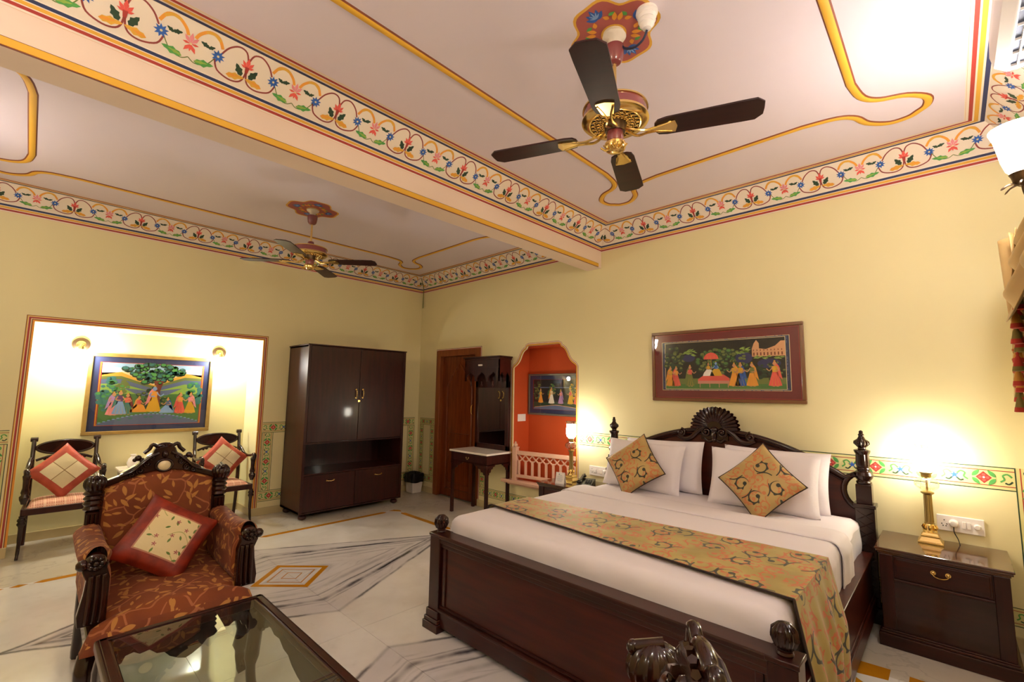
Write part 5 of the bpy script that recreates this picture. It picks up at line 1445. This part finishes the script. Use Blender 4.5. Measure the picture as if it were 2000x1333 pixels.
for sx in (-1, 1):
    for sy in (-1, 1):
        a, b_ = sx*(hx-.045), sy*(hy-.045)
        MB().tube(spline([(a, b_, .405), (a+sx*.012, b_+sy*.012, .30), (a-sx*.004, b_-sy*.004, .14), (a+sx*.012, b_+sy*.012, .03), (a+sx*.02, b_+sy*.02, .016)], 4), [.036]*4+[.034]*4+[.022]*4+[.024]*4+[.03], 10).build('leg', CARV, ct, smooth=60)

# ================================================================== CEILING FANS
def fan(loc, rz, label):
    t = thing('ceiling_fan', label, 'ceiling fan', loc, rz, 'brass and mahogany ceiling fans')      # root at the ceiling
    MB().lathe([(.05, -.002), (.058, -.012), (.052, -.022), (.034, -.03), (.026, -.045), (.022, -.07)], seg=24).build('ceiling_hook_cover', mat('plaster_white', 'd9cbb8', .7, bump=.5, bscale=40) if 'plaster_white' not in MATS else MATS['plaster_white'], t, smooth=50)
    MB().lathe([(.036, -.062), (.048, -.068), (.046, -.10), (.040, -.135), (.030, -.150), (.012, -.155)], seg=28).build('canopy', MAROON, t, smooth=40)
    MB().lathe([(.009, -.14), (.009, -.36)], seg=12).build('down_rod', BRASS, t)
    MB().lathe([(.012, -.325), (.026, -.330), (.030, -.345), (.036, -.375), (.042, -.385)], seg=24).build('top_cup', MAROON, t, smooth=40)
    MB().lathe([(.05, -.380), (.12, -.388), (.15, -.396), (.152, -.45), (.146, -.452)], seg=48).build('motor_housing', MAROON, t, smooth=40)
    MB().lathe([(.140, -.391), (.156, -.394), (.157, -.402), (.150, -.404)], seg=48).lathe([(.150, -.444), (.158, -.446), (.160, -.458), (.150, -.468), (.125, -.472), (.122, -.466), (.140, -.455)], seg=48).build('brass_rim', BRASS, t, smooth=50)
    mb = MB().lathe([(.128, -.458), (.05, -.462)], seg=40)
    d = mb.build('dark_vent', PC['black'], t, smooth=0)
    mb = MB()
    for k in range(22):                      # filigree
        a = 2*pi*k/22
        for r_, rr in ((.108, .013), (.082, .011), (.062, .008)):
            b_ = a+(.14 if r_ == .082 else 0)
            mb.tube([(r_*cos(b_)+rr*cos(q*pi/3), r_*sin(b_)+rr*sin(q*pi/3), -.470) for q in range(6)], .0035, 4, close=True)
    mb.tube([(.122*cos(2*pi*i/32), .122*sin(2*pi*i/32), -.470) for i in range(32)], .005, 6, close=True)
    mb.build('filigree_disc', BRASS, t, smooth=60)
    MB().lathe([(.052, -.462), (.050, -.50), (.046, -.512)], seg=24).build('rotor_neck', BRONZE, t)
    MB().lathe([(.036, -.505), (.040, -.515), (.040, -.562), (.036, -.568)], seg=28).build('switch_housing', MAROON, t, smooth=40)
    MB().lathe([(.040, -.560), (.050, -.570), (.050, -.590), (.046, -.600), (.038, -.606), (.012, -.612)], seg=32).build('bottom_cap', BRASS, t, smooth=40)
    mb = MB()
    for k in range(7):
        a = -pi/2+(k-3)*.32; mb.tube(spline([(.035*cos(a), .035*sin(a), -.600), (.05*cos(a), .05*sin(a), -.613), (.075*cos(a), .075*sin(a), -.602)], 3), .0045, 5)
    mb.build('finial_rays', BRASS, t, smooth=50)
    for k in range(4):
        R = Matrix.Rotation(k*pi/2, 4, 'Z')
        bl_ = MB(); bl_.M = R @ Matrix.Translation((0, 0, -.525)) @ Matrix.Rotation(radians(-5), 4, 'X')
        n = 8
        o = [(.20, -.052), (.24, -.062), (.55, -.070), (.610, -.070), (.640, -.040), (.642, 0), (.640, .040), (.610, .070), (.55, .070), (.24, .062), (.20, .052), (.185, .03), (.182, 0), (.185, -.03)]
        bl_.prism(o, PXY, -.004, .004); bo = bl_.build('blade', BLADE, t, smooth=0, bev=.002)
        ir = MB(); ir.M = R @ Matrix.Translation((0, 0, -.525)) @ Matrix.Rotation(radians(-5), 4, 'X')
        for sg in (-1, 1):
            ir.tube(spline([(.05, sg*.012, .02), (.10, sg*.024, -.008), (.15, sg*.010, -.012), (.20, sg*.016, -.008), (.26, sg*.035, -.009)], 4), .0065, 6)
        ir.prism([(.165, 0), (.20, -.028), (.275, -.042), (.285, 0), (.275, .042), (.20, .028)], PXY, -.011, -.0045)
        ir.build('blade_bracket', BRASS, bo, smooth=40)
    return t
F1o = fan((4.952, -2.36, H), radians(22), 'ceiling fan over the bed with maroon housing and brass filigree')
F2 = copy_tree(F1o); F2.location = (1.57, -2.42, H); F2.rotation_euler = (0, 0, radians(47)); F2['label'] = 'ceiling fan over the sitting area, beyond the beam'
lh = thing('lamp_socket', 'white ceramic lamp socket on the rosette beside the bed fan', 'lamp socket', (5.14, -2.385, H))
MB().lathe([(.048, 0), (.050, -.015), (.038, -.022), (.044, -.032), (.034, -.042), (.040, -.052), (.030, -.060), (.034, -.070), (.026, -.078), (.02, -.09), (.008, -.095)], seg=24).build('ceramic_body', WHITEP, lh, smooth=40)
cb = tag(MB().tube(spline([(5.14, -2.385, H-.095), (5.11, -2.37, H-.12), (5.06, -2.36, H-.125), (5.01, -2.355, H-.10), (4.99, -2.36, H-.075)], 5), .006, 6).build('fan_cable', mat('blue_cable', '1b2340', .5), smooth=60), 'short dark blue cable from the lamp socket to the fan', 'cable')

# ================================================================== WALL LAMP, CURTAIN, AIR CONDITIONER
wl = thing('wall_lamp', 'glowing bell shaped wall lamp on a bronze bracket, by the curtain', 'lamp', (WX, -1.4, 2.44))
MB().lathe([(.05, 0), (.055, -.008), (.03, -.02), (.012, -.03)], (0, 0, -.06), 24, axis='x').build('wall_plate', BRONZE, wl, smooth=40)
MB().tube(spline([(-.02, 0, -.06), (-.07, 0, -.11), (-.125, 0, -.09), (-.135, 0, -.02)], 5), .009, 8).build('bracket_arm', BRONZE, wl, smooth=60)
mb = MB().lathe([(.012, -.045), (.030, -.03), (.036, .0), (.042, .012), (.038, .018)], (-.135, 0, 0), 24)
for k in range(6):
    a = k*pi/3+.3; mb.tube(spline([(-.135+.02*cos(a), .02*sin(a), -.03), (-.135+.05*cos(a), .05*sin(a), -.035), (-.135+.072*cos(a), .072*sin(a), -.052)], 3), [.008]*3+[.007]*3+[.003], 6, flat=.5)
mb.build('leaf_holder', BRONZE, wl, smooth=50)
prof = [(.036, .015), (.050, .035), (.062, .08), (.070, .13), (.080, .18), (.092, .215)]
MB().lathe(prof+[(p[0]-.003, p[1]) for p in prof[::-1]], (-.135, 0, 0), 32).build('glass_shade', SH_WALL, wl, smooth=60)
for (x, y, rz, lb) in ((WX, -3.35, 0, 'added unseen fill lamp on the window wall at the camera side'), (4.6, -D, -pi/2, 'added unseen fill lamp on the front wall opposite the bed'), (1.5, -D, -pi/2, 'added dim unseen fill lamp on the front wall, sitting area')):  # copies added out of view as fill light, no such lamps seen
    c = copy_tree(wl); c.location = (x, y, 2.44); c.rotation_euler = (0, 0, rz); c['label'] = lb
    if x < 2:
        for ch in c.children:
            if 'shade' in ch.name: ch.data = ch.data.copy(); ch.data.materials[0] = SH_FILL_DIM
# cable in the far corner
tag(MB().tube(spline([(.055, -.02, 2.80), (.055, -.02, 3.0), (.06, -.025, 3.12), (.10, -.08, 3.20), (.135, -.12, 3.24)], 5), .006, 6).build('corner_cable', PC['olive'], smooth=60), 'thin painted cable running up the far room corner', 'cable')
# curtains and valance on the right wall
cu = thing('curtain', 'gold satin curtain with swag and jabot on the right wall', 'curtain', (6.425, -1.5, 0))
mb = MB()
MB().box(-.05, .06, -.95, .95, 2.33, 2.36).build('pelmet_board', WOOD, cu, smooth=0)
def panel(y0, y1, z0, z1, x, amp, name):
    mb = MB()
    mb.grid(lambda u, v: (x+amp*sin(u*pi*2*((y1-y0)/.09))*(.6+.4*v), y0+(y1-y0)*u, z0+(z1-z0)*v), 90, 20); mb.build(name, CURT, cu, smooth=60, solid=.003)
panel(.60, .90, .04, 2.34, .028, .018, 'curtain_panel'); panel(-.93, -.62, .04, 2.34, .028, .018, 'curtain_panel')
def swag(y0, y1, zt, drop, name):
    mb = MB()
    def f(u, v):
        y = y0+(y1-y0)*u; s = 1-(2*u-1)**2
        z = zt-(.05+drop*v)*(s**.6)*(.35+.65*v) -.10*v
        x = -.06-.05*v*s*2+.022*sin(v*7*pi)*(s**.4)*1.0
        return (x, y, z)
    mb.grid(f, 40, 50); mb.build(name, CURT, cu, smooth=60, solid=.003)
swag(-.75, .05, 2.35, .34, 'swag'); swag(-.02, .80, 2.35, .34, 'swag')
jb = MB()
def jab(u, v):
    k = u*4; fold = abs((k % 2)-1)
    ylen = .93-.30*u*.95+.0; z1_ = 2.35; bot = 2.02-.52*(1-u)**.9
    y = .93-.34*u+.03*sin(v*2.2)*u; z = z1_+(bot-z1_)*v
    x = -.075-.035*(fold-.5)*(.5+v)-.02*v
    return (x, y, z)
jb.grid(jab, 33, 30); jb.build('jabot', CURT, cu, smooth=60, solid=.003)
jb2 = MB(); jb2.grid(lambda u, v: (-.11+.03*sin(u*8)+.015*v, .60+.26*u+.02*v*sin(v*3), 2.33-(.40+.06*sin(u*5))*v), 24, 20); jb2.build('gathered_tail', CURT, cu, smooth=60, solid=.003)
ti = 0
tas = []
for k in range(11):
    u = k/10; bot = 1.50+.50*u; y = .915-.33*u
    tas.append((-.100-.006*(k % 2), y, bot-.0, k))
for k in range(6): tas.append((-.120, .70-.05*k, 1.50+.10*k+(.03 if k % 2 else 0), k+1))
for x, y, z, k in tas:
    c = MB().lathe([(.003, .03), (.007, .022), (.005, .012), (.012, .0), (.018, -.035), (.020, -.042)], (x, y, z), 10)
    c2 = c.build('tassel', (TASR, TASG, TASY)[k % 3], cu, smooth=40)
    MB().lathe([(.020, -.040), (.023, -.062), (.018, -.064)], (x, y, z), 10).build('fringe', TASR if k % 3 else TASG, c2, smooth=40)
fr_ = MB()
for k in range(26):
    u = k/25; fr_.ball((-.105+.008*sin(k*2.1), .92-.33*u+.01*cos(k*3), 1.535+.50*u+.012*sin(k*1.7)), .014, 6)
o = fr_.build('fringe_braid', mat('fringe_multi', 'b0602a', .8, var=.5, vscale=60), cu, smooth=60)
# air conditioner
ax = thing('air_conditioner', 'white split air conditioner high on the right wall', 'air conditioner', (WX, -2.05, 0))
sec = [(0, 2.80), (-.17, 2.80), (-.205, 2.83), (-.215, 2.88), (-.21, 2.98), (-.19, 3.05), (-.15, 3.095), (-.05, 3.11), (0, 3.11)]
MB().prism(sec, lambda u, v, d: (u, d, v), -.42, .42).build('casing', WHITEP, ax, smooth=30, bev=.006)
MB().box(-.165, -.045, -.38, .38, 2.796, 2.802).build('air_outlet', PC['slate'], ax, smooth=0)
for k in range(3): MB().box(-.15+k*.04, -.145+k*.04, -.38, .38, 2.780, 2.800).build('louvre', WHITEP, ax, smooth=0)
for k in range(9): MB().box(-.165, -.05, -.36+k*.09, -.357+k*.09, 2.786, 2.80).build('fin', WHITEP, ax, smooth=0)
